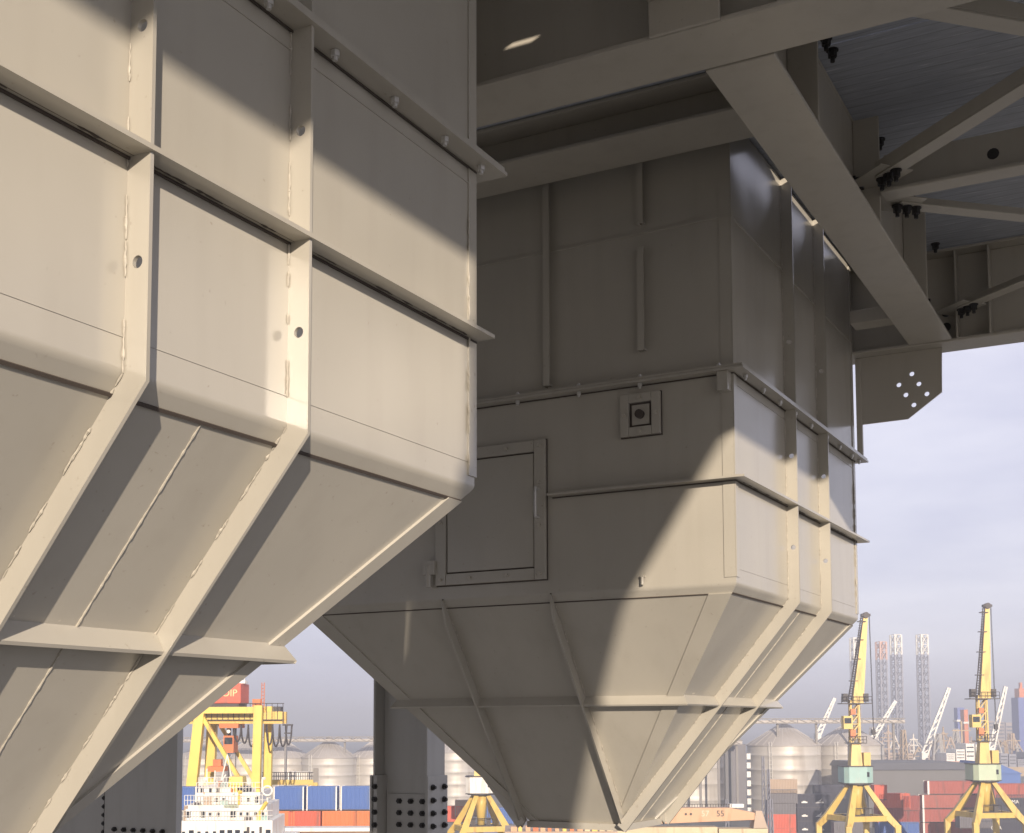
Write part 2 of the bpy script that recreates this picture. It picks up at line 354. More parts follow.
    # weld seams: dark lap line below the bend, stitch welds along ribs, bright bead mid slope
    m = MB(); e = .006; zs = zb-.105; q = cor(zs, 0)
    for k in range(4):
        n = for_norm[k]; a, b = q[k], q[(k+1) % 4]; m.bar(a+n*e, b+n*e, .022 if k != 3 else .010, .014, n)
    B(m, 'lap_seam', 'seam')
    m = MB()
    for u in ribs:
        for sd in (-.022, .022):
            bead(m, (u+sd, -.006, zt-.1), (u+sd, -.006, zb), .0065, .28, .022, .6)
            a = Vector((u+sd, 0, zb)); b = Vector((u+sd, dy*h, zo)); n = for_norm[0]*.006
            bead(m, a+n, b+n, .0065, .28, .022, .6)
    um = sum(ribs)/2; n = for_norm[0]*.004
    bead(m, Vector((um, dy*.11, zb-.11))+n, Vector((um, dy*h, zo))+n, .006, 0, .03, .4)
    for u in ((L-.115),):
        bead(m, (u, -.017, zB+1.0), (u, -.017, zb+.1), .0065, .25, .022, .6)
    for v in front:
        a = Vector((0, v-.025, zb)); b = Vector((dx*h, v-.025, zo)); bead(m, a+for_norm[3]*.006, b+for_norm[3]*.006, .0065, .25, .022, .6)
    a0, a1 = Vector((.35, 0, zf)), Vector((L-.35, 0, zf))
    bead(m, Vector((dx*(zb-zf)+.1, dy*(zb-zf)-.008, zf+.035)), Vector((L-dx*(zb-zf)-.1, dy*(zb-zf)-.008, zf+.035)), .014, .35, .06, .6)
    B(m, 'weld_bead', 'weld')
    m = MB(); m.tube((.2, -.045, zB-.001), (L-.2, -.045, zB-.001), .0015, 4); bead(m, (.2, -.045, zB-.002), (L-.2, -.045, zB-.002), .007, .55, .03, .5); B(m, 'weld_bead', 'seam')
    # corner straps: vertical straps and strips along the sloping edges
    m = MB()
    m.box((L-.11, -.014, zb+.09), (L+.012, -.001, zt-.05)); B(m, 'corner_strap')
    m = MB(); m.box((-.012, -.014, zb+.09), (.10, -.001, zt-.05)); B(m, 'corner_strap')
    m = MB(); m.box((-.014, .001, zb+.09), (-.001, .155, zt-.05)); B(m, 'corner_strap'); m = MB(); m.box((-.014, Wd-.155, zb+.09), (-.001, Wd, zt-.05)); B(m, 'corner_strap')
    for side in (0, 1):                          # strips on the right slope and front slope
        m = MB()
        for (A, Bq, inw, nrm) in ([(cor(zb-.1)[1], cor(zo)[1], Vector((-1,0,0)), for_norm[0])] if side == 0 else
                                  [(cor(zb-.1)[0], cor(zo)[0], Vector((0,1,0)), for_norm[3]), (cor(zb-.1)[3], cor(zo)[3], Vector((0,-1,0)), for_norm[3])]):
            w0, w1 = (.20, .12) if side == 0 else (.32, .14)
            m.hexa([A, Bq, Bq+inw*w1, A+inw*w0], [A+nrm*.022, Bq+nrm*.022, Bq+inw*w1+nrm*.022, A+inw*w0+nrm*.022])
        B(m, 'edge_strip')
    # upper lap seam on all faces
    m = MB(); z = 6.62; q = cor(z, .004)
    for k in range(4): m.bar(q[k], q[(k+1) % 4], .03, .03)
    z = zA-.13; q = cor(z, .002)
    m.bar(q[0], q[1], .012, .012)
    z = zb+.2; q = cor(z, .001); m.bar(q[0]+Vector((.1,0,0)), q[1]-Vector((.1,0,0)), .008, .008)
    B(m, 'panel_seam')
    return t, off, B
h1, off1, B1f = hopper('large beige steel hopper nearest the camera with sunlit ribbed face', 8.787-6.2, 5.0, 0, 6.2, 7.0, 1.8945, 3.0968, 4.5186, 3.4, .835, .84,
       (2.39, 3.80), .62, (2.65, 4.39), [1.0, 1.75, 2.15, 3.02, 3.42, 4.12, 4.85, 5.55, 6.12], [.7, 1.7, 2.7, 3.7, 4.7, 5.7], 0.0)
h2, off2, B2f = hopper('beige steel hopper farther back with access door and half its front in shade', 15.5899, 5.0328, -.0122, 6.4, 7.0, 1.7887, 3.1276, 4.5293, 3.3, .76, .82,
       (2.30, 4.05), .41, (2.65, 4.39), [.18, .95, 1.7, 2.45, 3.3, 4.2, 5.0, 5.8, 6.3], [.15, 1.25, 2.15, 3.1, 3.9, 4.8, 5.7], .19)
# fittings of the farther hopper's front face (local u=0)
def fbox(m, v0, v1, z0, z1, t0, t1): m.box((-t1, v0, z0), (-t0, v1, z1))
m = MB(); fbox(m, 2.89, 4.29, 2.18, 3.77, .001, .05); door = B2f(m, 'access_door', bev=.004)
m = MB()
for a in ((2.69, 2.90, 1.985, 3.96), (4.28, 4.485, 1.985, 3.96), (2.901, 4.279, 1.985, 2.19), (2.901, 4.279, 3.76, 3.96)): fbox(m, *a, .0012, .02)
B2f(m, 'gasket', 'seam', door)
m = MB()
for a in ((2.70, 2.87, 2.0, 3.95), (4.31, 4.48, 2.0, 3.95), (2.875, 4.305, 2.0, 2.16), (2.875, 4.305, 3.79, 3.95)): fbox(m, *a, .001, .07)
B2f(m, 'door_frame', p=door, bev=.004)
m = MB(); m.path([(-.07, 2.80, 2.86), (-.16, 2.80, 2.86), (-.17, 2.80, 2.92), (-.17, 2.80, 3.20), (-.16, 2.80, 3.26), (-.07, 2.80, 3.26)], .022, 8); B2f(m, 'handle', 'zinc', door)
m = MB(); fbox(m, 4.47, 4.66, 2.16, 2.36, .06, .12); m.tube((-.09, 4.58, 1.98), (-.09, 4.58, 2.30), .045, 8); B2f(m, 'latch', p=door)
fbm = MB(); fbm.tube((-.105, 0, 0), (-.069, 0, 0), .026, 6); fb = None
for (v, z) in [(2.785, 2.08), (2.785, 2.75), (2.785, 3.35), (2.785, 3.87), (4.39, 2.08), (4.39, 2.9), (4.39, 3.87), (3.3, 2.08), (3.9, 2.08), (3.3, 3.87), (3.9, 3.87)]:
    if fb is None: fb = fbm.build('bolt', 'beam', door, S); b = fb
    else: b = fb.copy(); col.objects.link(b); b.parent = door
    b.location = (0, v*S, z*S-off2[2])
m = MB()
for a in ((.99, 1.11, 3.84, 4.41), (1.44, 1.56, 3.84, 4.41), (1.112, 1.438, 3.84, 3.96), (1.112, 1.438, 4.29, 4.41)): fbox(m, *a, .001, .075)
ip = B2f(m, 'inspection_plate', bev=.004)
m = MB(); fbox(m, .98, 1.57, 3.825, 4.42, .0012, .02); B2f(m, 'gasket', 'seam', ip)
m = MB(); fbox(m, 1.15, 1.40, 3.99, 4.26, .021, .04); B2f(m, 'plate_cover', p=ip)
m = MB(); m.tube((-.03, 1.275, 4.125), (-.11, 1.275, 4.125), .06, 12); B2f(m, 'knob', 'seam', p=ip)
for (v, z) in [(1.05, 4.125), (1.50, 4.125), (1.275, 3.90), (1.275, 4.35)]:
    b = fb.copy(); col.objects.link(b); b.parent = ip; b.location = (0, v*S, z*S-off2[2])
for (v, z0, z1) in [(2.676, 4.68, 7.55), (1.26, 4.98, 6.39), (1.26, 6.72, 7.55)]:
    m = MB(); m.box((-.11, v-.012, z0), (-.001, v+.02, z1)); m.box((-.11, v-.075, z0), (-.09, v-.0125, z1)); m.box((-.10, v-.075, z0+.005), (-.001, v-.06, z0+.03)); B2f(m, 'stiffener_angle')
m = MB(); m.box((-.22, -.21, zA_ := 4.30), (-.05, -.02, 4.525)); m.v = []; m.f = []; m.sm = []
m.box((-.16, .02, 4.28), (-.015, .16, 4.525)); B2f(m, 'lug')
m = MB(); m.tube((-.06, 1.27, 1.84), (-.06, 1.27, 1.95), .022, 8); m.box((-.08, 1.25, 1.94), (-.001, 1.29, 1.97)); B2f(m, 'drain_stub')

# ------------------------------------------------------------------ deck frame
def ibeam(axis, c, a0, a1, z0, z1, bf, tf, tw, mb=None, webz=None):
    """I beam: axis 'x' or 'y'; c = centre on the other axis"""
    m = mb or MB()
    def bx(o0, o1, za, zb_):
        if axis == 'y': m.box((c+o0, a0, za), (c+o1, a1, zb_))
        else: m.box((a0, c+o0, za), (a1, c+o1, zb_))
    bx(-bf/2, bf/2, z0, z0+tf); bx(-tw/2, tw/2, z0+tf, z1-tf); bx(-bf/2, bf/2, z1-tf, z1); return m
ZD = 8.05
bolt_d = MB(); bolt_d.tube((0, 0, -.09), (0, 0, .0), .055, 6); bolt_d.tube((0, 0, -.15), (0, 0, -.09), .028, 8); bolt_d.tube((0,0,-.012), (0,0,.001), .075, 12)
BD = [None]
def dbolt(parent, pos, rot=(0,0,0), base=(0,0,0)):
    if BD[0] is None: BD[0] = bolt_d.build('bolt', 'darkbolt', parent, S); b = BD[0]
    else: b = BD[0].copy(); col.objects.link(b); b.parent = parent
    b.location = [pos[i]*S-base[i] for i in range(3)]; b.rotation_euler = rot; return b
def beam_thing(label, base, name='steel_beam', cat='beam', group='beams carrying the deck'):
    return thing(name, label, cat, [v*S for v in base], 0, group), [v*S for v in base]
def part(mb, name, t, base, mat='beam', bev=.006): return mb.build(name, mat, t, S, base, bev)
# cross beam nearest (along Y)
t, b = beam_thing('wide brown cross beam nearest the camera, running right across the top', (11.21, 8, 6.45))
part(ibeam('y', 11.215, -6.3, 44, 6.45, ZD-.01, .77, .05, .045), 'beam', t, b)
for y in (3.02, 6.4, 9.6):
    m = MB(); m.box((10.85, y-.02, 6.502), (11.19, y+.02, ZD-.07)); part(m, 'stiffener', t, b)
m = MB(); m.box((11.24, 3.02, 6.502), (11.58, 3.06, ZD-.07)); part(m, 'stiffener', t, b)
# beam B2 (along X), its near continuation, bracket
t, b = beam_thing('brown beam running away from the near cross beam above the farther hopper', (16.8, 3.63, 6.45))
m = MB(); m.box((11.62, 3.28, 6.44), (21.97, 3.98, 6.49)); m.box((11.62, 3.645, 6.491), (22.0, 3.69, ZD-.07)); m.box((11.62, 3.64, ZD-.068), (22.0, 3.96, ZD-.012)); part(m, 'beam', t, b)
for x in (13.4, 16.55, 19.9):
    m = MB(); m.box((x-.02, 3.30, 6.492), (x+.02, 3.643, ZD-.07)); part(m, 'stiffener', t, b)
m = MB(); m.box((20.9, 3.99, 6.62), (21.3, 4.72, 6.84)); part(m, 'bracket', t, b)
for x, y, z in [(14.45, 3.46, ZD-.001), (14.75, 3.46, ZD-.001), (17.0, 3.46, ZD-.001), (17.4, 3.46, ZD-.001), (19.6, 3.46, ZD-.001), (20.0, 3.46, ZD-.001), (21.75, 3.46, ZD-.001)]: dbolt(t, (x, y, z), base=b)
for x, z in [(16.25, 7.05), (16.45, 7.0), (17.1, 6.95), (17.35, 6.9), (17.2, 7.12), (21.3, 6.95), (21.4, 6.75)]: dbolt(t, (x, 3.643, z), (-PI/2, 0, 0), base=b)
t, b = beam_thing('short brown beam stub butting against the near cross beam at the top edge', (10.1, 3.9, 6.8))
part(ibeam('x', 3.9, 9.4, 10.78, 6.8, ZD-.012, .7, .05, .045), 'beam', t, b)
m = MB(); m.box((10.785, 3.55, 6.455), (10.825, 4.25, ZD-.02)); part(m, 'end_plate', t, b)
# beam in front of the farther hopper
t, b = beam_thing('brown beam across the top of the farther hopper front face', (14.92, 8, 7.5))
part(ibeam('y', 14.93, 4.0, 44, 7.48, ZD-.01, .84, .05, .05), 'beam', t, b)
# end beam with gusset
t, b = beam_thing('end beam at the deck far edge with a six-holed gusset plate', (22.33, 3, 6.42))
part(ibeam('y', 22.33, -6.3, 44, 6.42, ZD-.01, .65, .05, .045), 'beam', t, b)
for y in (3.2, 2.67):
    m = MB(); m.box((22.01, y-.015, 6.472), (22.305, y+.015, ZD-.07)); part(m, 'stiffener', t, b)
YZ = lambda px, py: (lambda v: (v.y*22.3/v.x, v.z*22.3/v.x))(ray(px, py))
out = [YZ(857, 352), YZ(942, 351), YZ(942, 392), YZ(908, 419), YZ(860, 425)]
out[0] = (out[0][0], 6.415); out[1] = (out[1][0], 6.415)
hol = [(*YZ(x, y), .042) for x, y in ((912,374),(899,385),(919,384),(906,395),(927,394),(914,405))]
me = plate([(y*S, z*S) for y, z in out], [(y*S, z*S, r*S) for y, z, r in hol], .04*S)
mesh_obj('gusset_plate', me, 'beam', t, Matrix(((0,0,1,22.3*S-b[0]), (1,0,0,-b[1]), (0,1,0,-b[2]), (0,0,0,1))))
m = MB(); m.box((22.26, 4.86, 4.6), (22.34, 4.96, 6.41)); part(m, 'edge_bar', t, b)
dbolt(t, (22.25, 3.4, 6.75), (0, -PI/2, 0), base=b); dbolt(t, (22.25, 3.4, 7.0), (0, -PI/2, 0), base=b)
# secondary channel
t, b = beam_thing('channel beam with one bolt head, between the diagonal braces under the deck', (16.7, 1, 6.95))
m = MB(); m.box((16.70, -.9, 6.93), (16.74, 3.28, 7.50)); m.box((16.42, -.9, 6.88), (16.74, 3.28, 6.928)); m.box((16.745, -.9, 7.46), (17.0, 3.28, 7.50)); part(m, 'channel', t, b)
dbolt(t, (16.70, 1.92, 7.22), (0, -PI/2, 0), base=b)
# diagonal braces
for i, (p0, q0, lab) in enumerate([((16.25, 3.22), (12.7, -.95), 'diagonal brace angle rising from the bolted node to the right edge'),
        ((17.12, 3.20), (20.8, -.95), 'diagonal brace angle running level to the right below the channel beam'),
        ((21.9, 3.10), (18.75, -.95), 'short diagonal brace at the end beam by the six-holed gusset'),
        ((12.25, 2.05), (15.2, -.95), 'brace angle at the top right corner by the near cross beam')]):
    z = 7.0-.04*i; base = ((p0[0]+q0[0])/2, (p0[1]+q0[1])/2, z)
    t, b = beam_thing(lab, base, 'diagonal_brace', 'brace', 'diagonal braces under the deck')
    p0 = Vector((*p0, z)); q0 = Vector((*q0, z)); m = MB(); m.bar(p0, q0, .22, .025); d = (q0-p0).normalized(); s_ = Vector((-d.y, d.x, 0))*.098
    if i in (0, 3): s_ = -s_
    m.bar(p0+s_+Vector((0,0,.10)), q0+s_+Vector((0,0,.10)), .024, .17); part(m, 'angle', t, b, bev=.003)
    if i == 3: continue
    m = MB(); e = p0-d*.05; m.bar(e-d*.35+Vector((0,0,.02)), e+d*.35+Vector((0,0,.02)), .5, .014); part(m, 'node_plate', t, b, bev=0)
    for k in (0, .14, .28): dbolt(t, p0+d*k-Vector((0,0,.012)), base=b)
# deck panels
xs = [-16, -9, -2, 5.2, 14.62, 22.05, 29.5]
kk = (ZD-7.017)/SC; kt = .06/SC; sx, sy = 11.19-SA*kk, 5.80-kk      # narrow gaps through which the low sun slips
slots = {3: [(sx-.07-SA*kt, sx+.07, sy-.16-kt, sy+.16)], 4: [(16.9, 21.6, 4.44, 4.80)]}
for i, (x0, x1) in enumerate(zip(xs[:-1], xs[1:])):
    if i == 5: x1 = 22.8
    ol = [((x0+.012)*S, -5.0*S), ((x1-.012)*S, -5.0*S), ((x1-.012)*S, 44*S), ((x0+.012)*S, 44*S)]
    hs = [[(a*S, c*S), (b_*S, c*S), (b_*S, d*S), (a*S, d*S)] for a, b_, c, d in slots.get(i, [])]
    nm = ['dark deck panel behind the camera', 'dark deck panel next to the one behind the camera', 'dark deck panel over the camera', 'dark deck panel with a narrow slot, on the near side of the near cross beam',
          'dark scuffed deck panel between near cross beam and end beam', 'narrow dark deck strip over the end beam'][i]
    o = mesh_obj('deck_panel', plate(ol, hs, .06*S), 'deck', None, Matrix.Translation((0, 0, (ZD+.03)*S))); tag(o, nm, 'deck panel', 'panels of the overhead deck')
# added, unseen: girder to shade upper faces, leg shaped to shade the farther hopper
GY = -4.6; GB = 3.86+SC*(5-GY)
t, b = beam_thing('unseen edge girder placed to shade the upper hopper faces', (5, GY, GB), 'shade_girder', 'girder', None)
m = MB(); m.box((-15, GY-.02, GB+.05), (22.0, GY+.02, max(GB+.1, ZD-.012))); m.box((-15, GY-.25, GB), (22.0, GY+.25, GB+.048)); part(m, 'girder', t, b)
K = 15.0; LX = 15.59-SA*K
lw = lambda y, z: (LX, 5.03+y-K, z+SC*K)
t = thing('shade_support', 'unseen haunched support shaped to shade the farther hopper front', 'support', (LX*S, (5.03+3-K)*S, GZ))
ztop = 4.75
prof = [(4.84, ztop), (4.84, 2.25), (4.70, 2.15), (4.70, 1.9), (4.95, 1.75), (4.95, .3), (5.15, -.1), (5.15, -41), (1.70, -41), (1.62, .6), (1.54, 1.62), (.10, 3.80), (-.55, ztop)]
m = MB(); m.prism([(LX-.05, *lw(*q)[1:]) for q in prof], (.10, 0, 0))
m.build('web_plate', 'column', t, S, (LX*S, (5.03+3-K)*S, GZ))
for y in (1.74, 4.78):
    m = MB(); m.box((LX-.35, 5.03+y-K, GZ/S), (LX-.052, 5.03+y-K+.05, 7.3)); m.build('edge_flange', 'column', t, S, (LX*S, (5.03+3-K)*S, GZ))

# ------------------------------------------------------------------ columns of the frame
def bolt_proto():
    m = MB(); m.tube((0,0,0), (0,0,.05), .06, 6); m.tube((0,0,.05), (0,0,.09), .035, 8); return m
t = thing('steel_column', 'dark H-section column with bolted splice plates beside the farther hopper', 'column', (22.35*S, 14.27*S, GZ), 0, 'columns of the hopper frame')
b = (22.35*S, 14.27*S, GZ)
m = MB(); m.box((22.0, 13.62, GZ/S), (22.70, 13.67, ZD-.02)); m.box((22.0, 14.88, GZ/S), (22.70, 14.93, ZD-.02)); m.box((22.33, 13.671, GZ/S), (22.37, 14.879, ZD-.02)); m.build('column', 'column', t, S, b, .006)
m = MB(); m.box((21.96, 13.575, -4.4), (22.73, 13.618, -1.02)); sp1 = m.build('splice_plate', 'column', t, S, b, .003)
m = MB(); m.box((21.96, 14.932, -4.4), (22.73, 14.98, -1.02)); m.box((21.96, 14.80, -4.4), (22.33, 14.878, -1.02)); m.build('splice_plate', 'column', t, S, b, .003)
m = MB(); m.box((22.29, 13.75, -4.4), (22.328, 14.78, -1.40)); sp2 = m.build('splice_plate', 'column', t, S, b, .003)
bp_ = None
for (pos, rx) in [((x, 13.574, -1.25-.26*k), (PI/2, 0, 0)) for x in (22.12, 22.56) for k in range(12)]+[((22.29, y, -1.55-.24*k), (0, -PI/2, 0)) for y in (13.90, 14.18, 14.46) for k in range(11)]+[((22.0-.04, 14.84, -1.25-.26*k), (0, -PI/2, 0)) for k in range(12)]:
    if bp_ is None: bp_ = bolt_proto().build('bolt', 'darkbolt', t, S); q = bp_
    else: q = bp_.copy(); col.objects.link(q); q.parent = t
    q.location = [pos[i]*S-b[i] for i in range(3)]; q.rotation_euler = rx
t = thing('steel_column', 'broad plain grey box column below the nearer hopper at lower left', 'column', (22.7*S, 21.7*S, GZ), 0, 'columns of the hopper frame')
b = (22.7*S, 21.7*S, GZ)
m = MB(); m.box((22.4, 20.62, GZ/S), (22.6, 22.86, ZD-.02)); m.build('box_section', 'column', t, S, b, .006)
m = MB(); m.box((22.55, 22.95, GZ/S), (23.3, 25.2, ZD-.02)); m.build('side_plate', 'column', t, S, b, .006)
m = MB(); m.box((22.47, 22.865, GZ/S), (22.6, 22.945, ZD-.02)); m.build('joint_strip', 'seam', t, S, b)
for (y, z) in [(22.9, -1.7-.2*k) for k in range(6)]+[(21.0+.3*k, -2.42) for k in range(6)]:
    q = bp_.copy(); col.objects.link(q); q.parent = t; q.location = ((22.4 if y < 22.87 else 22.47)*S-b[0], y*S-b[1], z*S-b[2]); q.rotation_euler = (0, -PI/2, 0)
#BACKGROUND
# ------------------------------------------------------------------ the port beyond (local frame: x to the right, y away, z up from the quay)
def bgthing(name, label, cat, px, d, rot=0, group=None, z=None):
    a = lat(px, d); p = RH*a+FH*d
    return thing(name, label, cat, (p.x, p.y, GZ if z is None else z), BROT+rot, group)
H = lambda py, d: hgt(py, d)-GZ                 # height above the quay of a sight line
def bp_(mb, name, mat, t, bev=0): return mb.build(name, mat, t, 1., (0,0,0), bev)
# --- storage silos
def silo(px, d, r_px, eave, apex, label, roof_knob=True):
    r = r_px*d/F_PX; t = bgthing('storage_silo', label, 'silo', px, d, 0, 'steel storage silos'); he, ha = H(eave, d), H(apex, d)
    m = MB(); rs = []; n = 14
    for k in range(n+1):
        z = he*k/n; rs += [(r, z, 0, 0)]
        if 0 < k < n and k % 3 == 0: rs += [(r+.03, z+.03, 0, 0), (r, z+.06, 0, 0)]
    m.rings(rs, 48); bp_(m, 'wall', 'silo', t)
    m = MB(); m.rings([(r+.25, he-.1, 0, 0), (r+.25, he+.1, 0, 0), (r*.12, ha, 0, 0), (0.01, ha+.05, 0, 0)], 40)
    rf = bp_(m, 'roof', 'silo_roof', t)
    m = MB()
    for k in range(24):
        c, s_ = math.cos(2*PI*k/24), math.sin(2*PI*k/24); m.tube((c*(r+.2), s_*(r+.2), he+.1), (c*r*.12, s_*r*.12, ha), .07, 4)
    bp_(m, 'roof_rib', 'silo', rf)
    m = MB(); m.rings([(r*.12, ha-.1, 0, 0), (r*.12, ha+.9, 0, 0), (.01, ha+1.2, 0, 0)], 12); bp_(m, 'vent', 'silo_roof', rf)
    m = MB(); x = -r*.55; y = -math.sqrt(r*r-x*x)-.5
    for o in (-.3, .3): m.tube((x+o, y, 0), (x+o, y, he+.9), .06, 4)
    for k in range(int(he/.9)): m.tube((x-.3, y, k*.9), (x+.3, y, k*.9), .04, 4)
    bp_(m, 'ladder', 'white', t); return t
for a in [(206, 345, 28, 757, 742, 'pale steel silo behind the yellow gantry leg at far left'), (247, 350, 26, 757, 741, 'pale steel silo seen between the gantry legs'),
          (285, 345, 25, 757, 741, 'pale steel silo just right of the gantry, under the hanging cables'), (329, 335, 27, 757, 740, 'pale steel silo above the middle blue container, left of the dark column'),
          (374, 345, 24, 757, 741, 'pale steel silo half hidden by the dark H-section column'),
          (690, 300, 38, 741, 722, 'pale steel silo behind the farther hopper outlet'), (784, 305, 36, 746, 725, 'broad pale silo right of the farther hopper'),
          (848, 312, 35, 746, 726, 'broad pale silo behind the left yellow portal crane'), (455, 330, 22, 752, 738, 'pale steel silo in the gap right of the dark column')]: silo(*a)
# dark service tower between two silos
t = bgthing('lift_tower', 'narrow dark blue-grey lift tower between two pale silos', 'tower', 731, 288); m = MB(); w = 2.9*.5; m.box((-w, -1, 0), (w*.1, 1, H(748, 288))); bp_(m, 'shaft', 'shed', t)
m = MB(); m.box((w*.1+.01, -.95, 0), (w*2.2, 1, H(745, 288))); bp_(m, 'side_cladding', 'greyc', t)
m = MB()
for k in range(7): m.box((w*2.3, -1.05, 1.2+k*2), (w*2.9, -.8, 2.5+k*2))
bp_(m, 'stair_landing', 'white', t)
# conveyor galleries over the silos
def gallery(px0, px1, d, ytop, ybot, label):
    xa, xb = lat(px0, d), lat(px1, d); t = bgthing('conveyor_gallery', label, 'conveyor', (px0+px1)/2, d, 0, 'conveyor galleries above the silos'); L = (xb-xa)/2; z0, z1 = H(ybot, d), H(ytop, d)
    m = MB(); n = int(2*L/2.4)
    for y in (-1, 1):
        m.bar((-L, y, z0), (L, y, z0), .22, .25); m.bar((-L, y, z1), (L, y, z1), .2, .2)
        for k in range(n):
            x = -L+2*L*k/n; x2 = -L+2*L*(k+1)/n; m.bar((x, y, z0), (x2, y, z1) if k % 2 else (x, y, z1), .1, .1); m.bar((x, y, z1), (x2, y, z0), .09, .09)
    bp_(m, 'truss', 'truss', t); m = MB(); m.box((-L, -.8, z0+.1), (L, .8, z0+.7)); bp_(m, 'belt_housing', 'silo_roof', t)
    m = MB()
    for k in range(6): x = -L*.9+1.8*L*k/5; m.bar((x, 0, 0), (x, 0, z0), .5, .5)
    bp_(m, 'trestle', 'truss', t)
gallery(150, 480, 332, 736.5, 741, 'lattice conveyor gallery over the left silos, behind the hanging cables')
gallery(690, 905, 300, 719.5, 724, 'lattice conveyor gallery over the broad silos at right')
gallery(640, 742, 282, 741, 745, 'pale inclined-looking pipe bridge by the lift tower behind the farther hopper')
# --- grey shed behind the right-hand containers
d = 262; t = bgthing('warehouse', 'long low grey warehouse between the two yellow portal cranes', 'warehouse', 918, d); w = 50*d/F_PX; z1 = H(766, d)
m = MB(); m.box((-w, 0, 0), (w, 30, z1-1.0)); bp_(m, 'wall', 'shed', t)
m = MB(); m.hexa([(-w-.4, -.5, z1-1), (w+.4, -.5, z1-1), (w+.4, 30.5, z1-1), (-w-.4, 30.5, z1-1)], [(-w-.4, 3.5, z1+.3), (w+.4, 3.5, z1+.3), (w+.4, 27, z1+.3), (-w-.4, 27, z1+.3)]); bp_(m, 'roof', 'shed', t)
t = bgthing('warehouse', 'blue-violet gabled shed at the right edge behind the red containers', 'warehouse', 1006, 255); m = MB(); w = 14*255/F_PX
z1 = H(764, 255); m.box((-w, 0, 0), (w, 20, z1-2.2)); bp_(m, 'wall', 'blue', t); m = MB(); m.prism([(-w-.3, -.3, z1-2.2), (w+.3, -.3, z1-2.2), (-w+.8, -.3, z1)], (0, 20.6, 0)); bp_(m, 'roof', 'blue', t)
# --- containers
CM = {}
def container_parts(L, W, Hc, mat):
    k = (L, W, Hc, mat)
    if k in CM: return CM[k]
    body = MB(); n = max(6, int(L/.28)); a = .03
    for sgn in (0, 1):
        pts = []
        for i in range(n):
            x0 = -L/2+.1+(L-.2)*i/n; st = (L-.2)/n
            pts += [(x0, a*0), (x0+st*.35, 0), (x0+st*.5, a*1.6), (x0+st*.85, a*1.6)]
        pts.append((L/2-.1, 0)); o = []
        for (x, q) in pts: y = q if sgn == 0 else W-q; o += [(x, y, .12), (x, y, Hc-.1)]
        body.add(o, [(2*i, 2*i+2, 2*i+3, 2*i+1) for i in range(len(pts)-1)])
    body.box((-L/2+.05, .06, Hc-.1), (L/2-.05, W-.06, Hc-.04)); body.box((-L/2+.05, .06, .06), (L/2-.05, W-.06, .14))
    body.box((-L/2+.04, .08, .12), (-L/2+.08, W-.08, Hc-.1)); body.box((L/2-.08, .08, .12), (L/2-.04, W-.08, Hc-.1))
    ps = []
    for sx in (-1, 1):
        for y in (0, W-.14):
            x = sx*(L/2-.07); w = .07 if L < 10 else .17; m = MB(); m.box((x-w, y-.012, 0), (x+w, y+.14, Hc)); ps.append(m)
    rl = MB()
    rl.box((-L/2+.142, -.009, Hc-.13), (L/2-.142, .09, Hc)); r2 = MB(); r2.box((-L/2+.142, -.005, 0), (L/2-.142, .09, .12))
    CM[k] = (body, ps, rl, r2); return CM[k]
first = {}
def container(px, d, zlev, mat, label, L=6.06, W=2.44, Hc=2.6, rot=0, post=None, logo=None, zbase=None, group='shipping containers'):
    z = GZ+(zlev*2.62 if zbase is None else zbase); key = (L, W, Hc, mat, post)
    a = lat(px, d); p = RH*a+FH*d
    if key in first:
        o = first[key].copy(); col.objects.link(o)
        for ch in first[key].children:
            if ch.name.split('.')[0] in ('body', 'corner_post', 'top_rail', 'bottom_rail'):
                c = ch.copy(); col.objects.link(c); c.parent = o
        o.location = (p.x, p.y, z); o.rotation_euler = (0, 0, BROT+rot); o['label'] = label; t = o
    else:
        t = thing('shipping_container', label, 'container', (p.x, p.y, z), BROT+rot, group); first[key] = t
        b, ps, rl, r2 = container_parts(L, W, Hc, mat); bp_(b, 'body', mat, t)
        for q in ps: bp_(q, 'corner_post', post or mat, t)
        bp_(rl, 'top_rail', mat if mat != 'red' else 'red_deep', t); bp_(r2, 'bottom_rail', 'dark', t)
    if logo: logo(t, L, Hc)
    return t
def swoosh_logo(t, L, Hc):
    m = MB(); x = .55; z = Hc*.46; y = -.012
    m.prism([(x-.85, y, z-.32), (x+.9, y, z-.32), (x+.75, y, z-.02), (x+.2, y, z-.10), (x-.2, y, z-.02)], (0, .02, 0))
    m.prism([(x-.6, y, z-.0), (x-.05, y, z+.12), (x+.55, y, z+.62), (x+.30, y, z+.12), (x+.7, y, z+.06), (x+.0, y, z-.0)], (0, .02, 0)); bp_(m, 'emblem', 'white', t)
    m = MB(); m.box((-2.9, y, z-.30), (-1.75, y+.02, z-.02)); m.box((-2.6, y-.002, z-.02), (-2.1, y+.02, z+.12)); bp_(m, 'lettering', 'white', t)
def word(s, size, mat='white', x=0):
    def f(t, L, Hc): text_obj('lettering', s, size, mat, t, (x, -.02, Hc/2), .015)
    return f
ROWN = ['bottom', 'second', 'third', 'fourth', 'top']
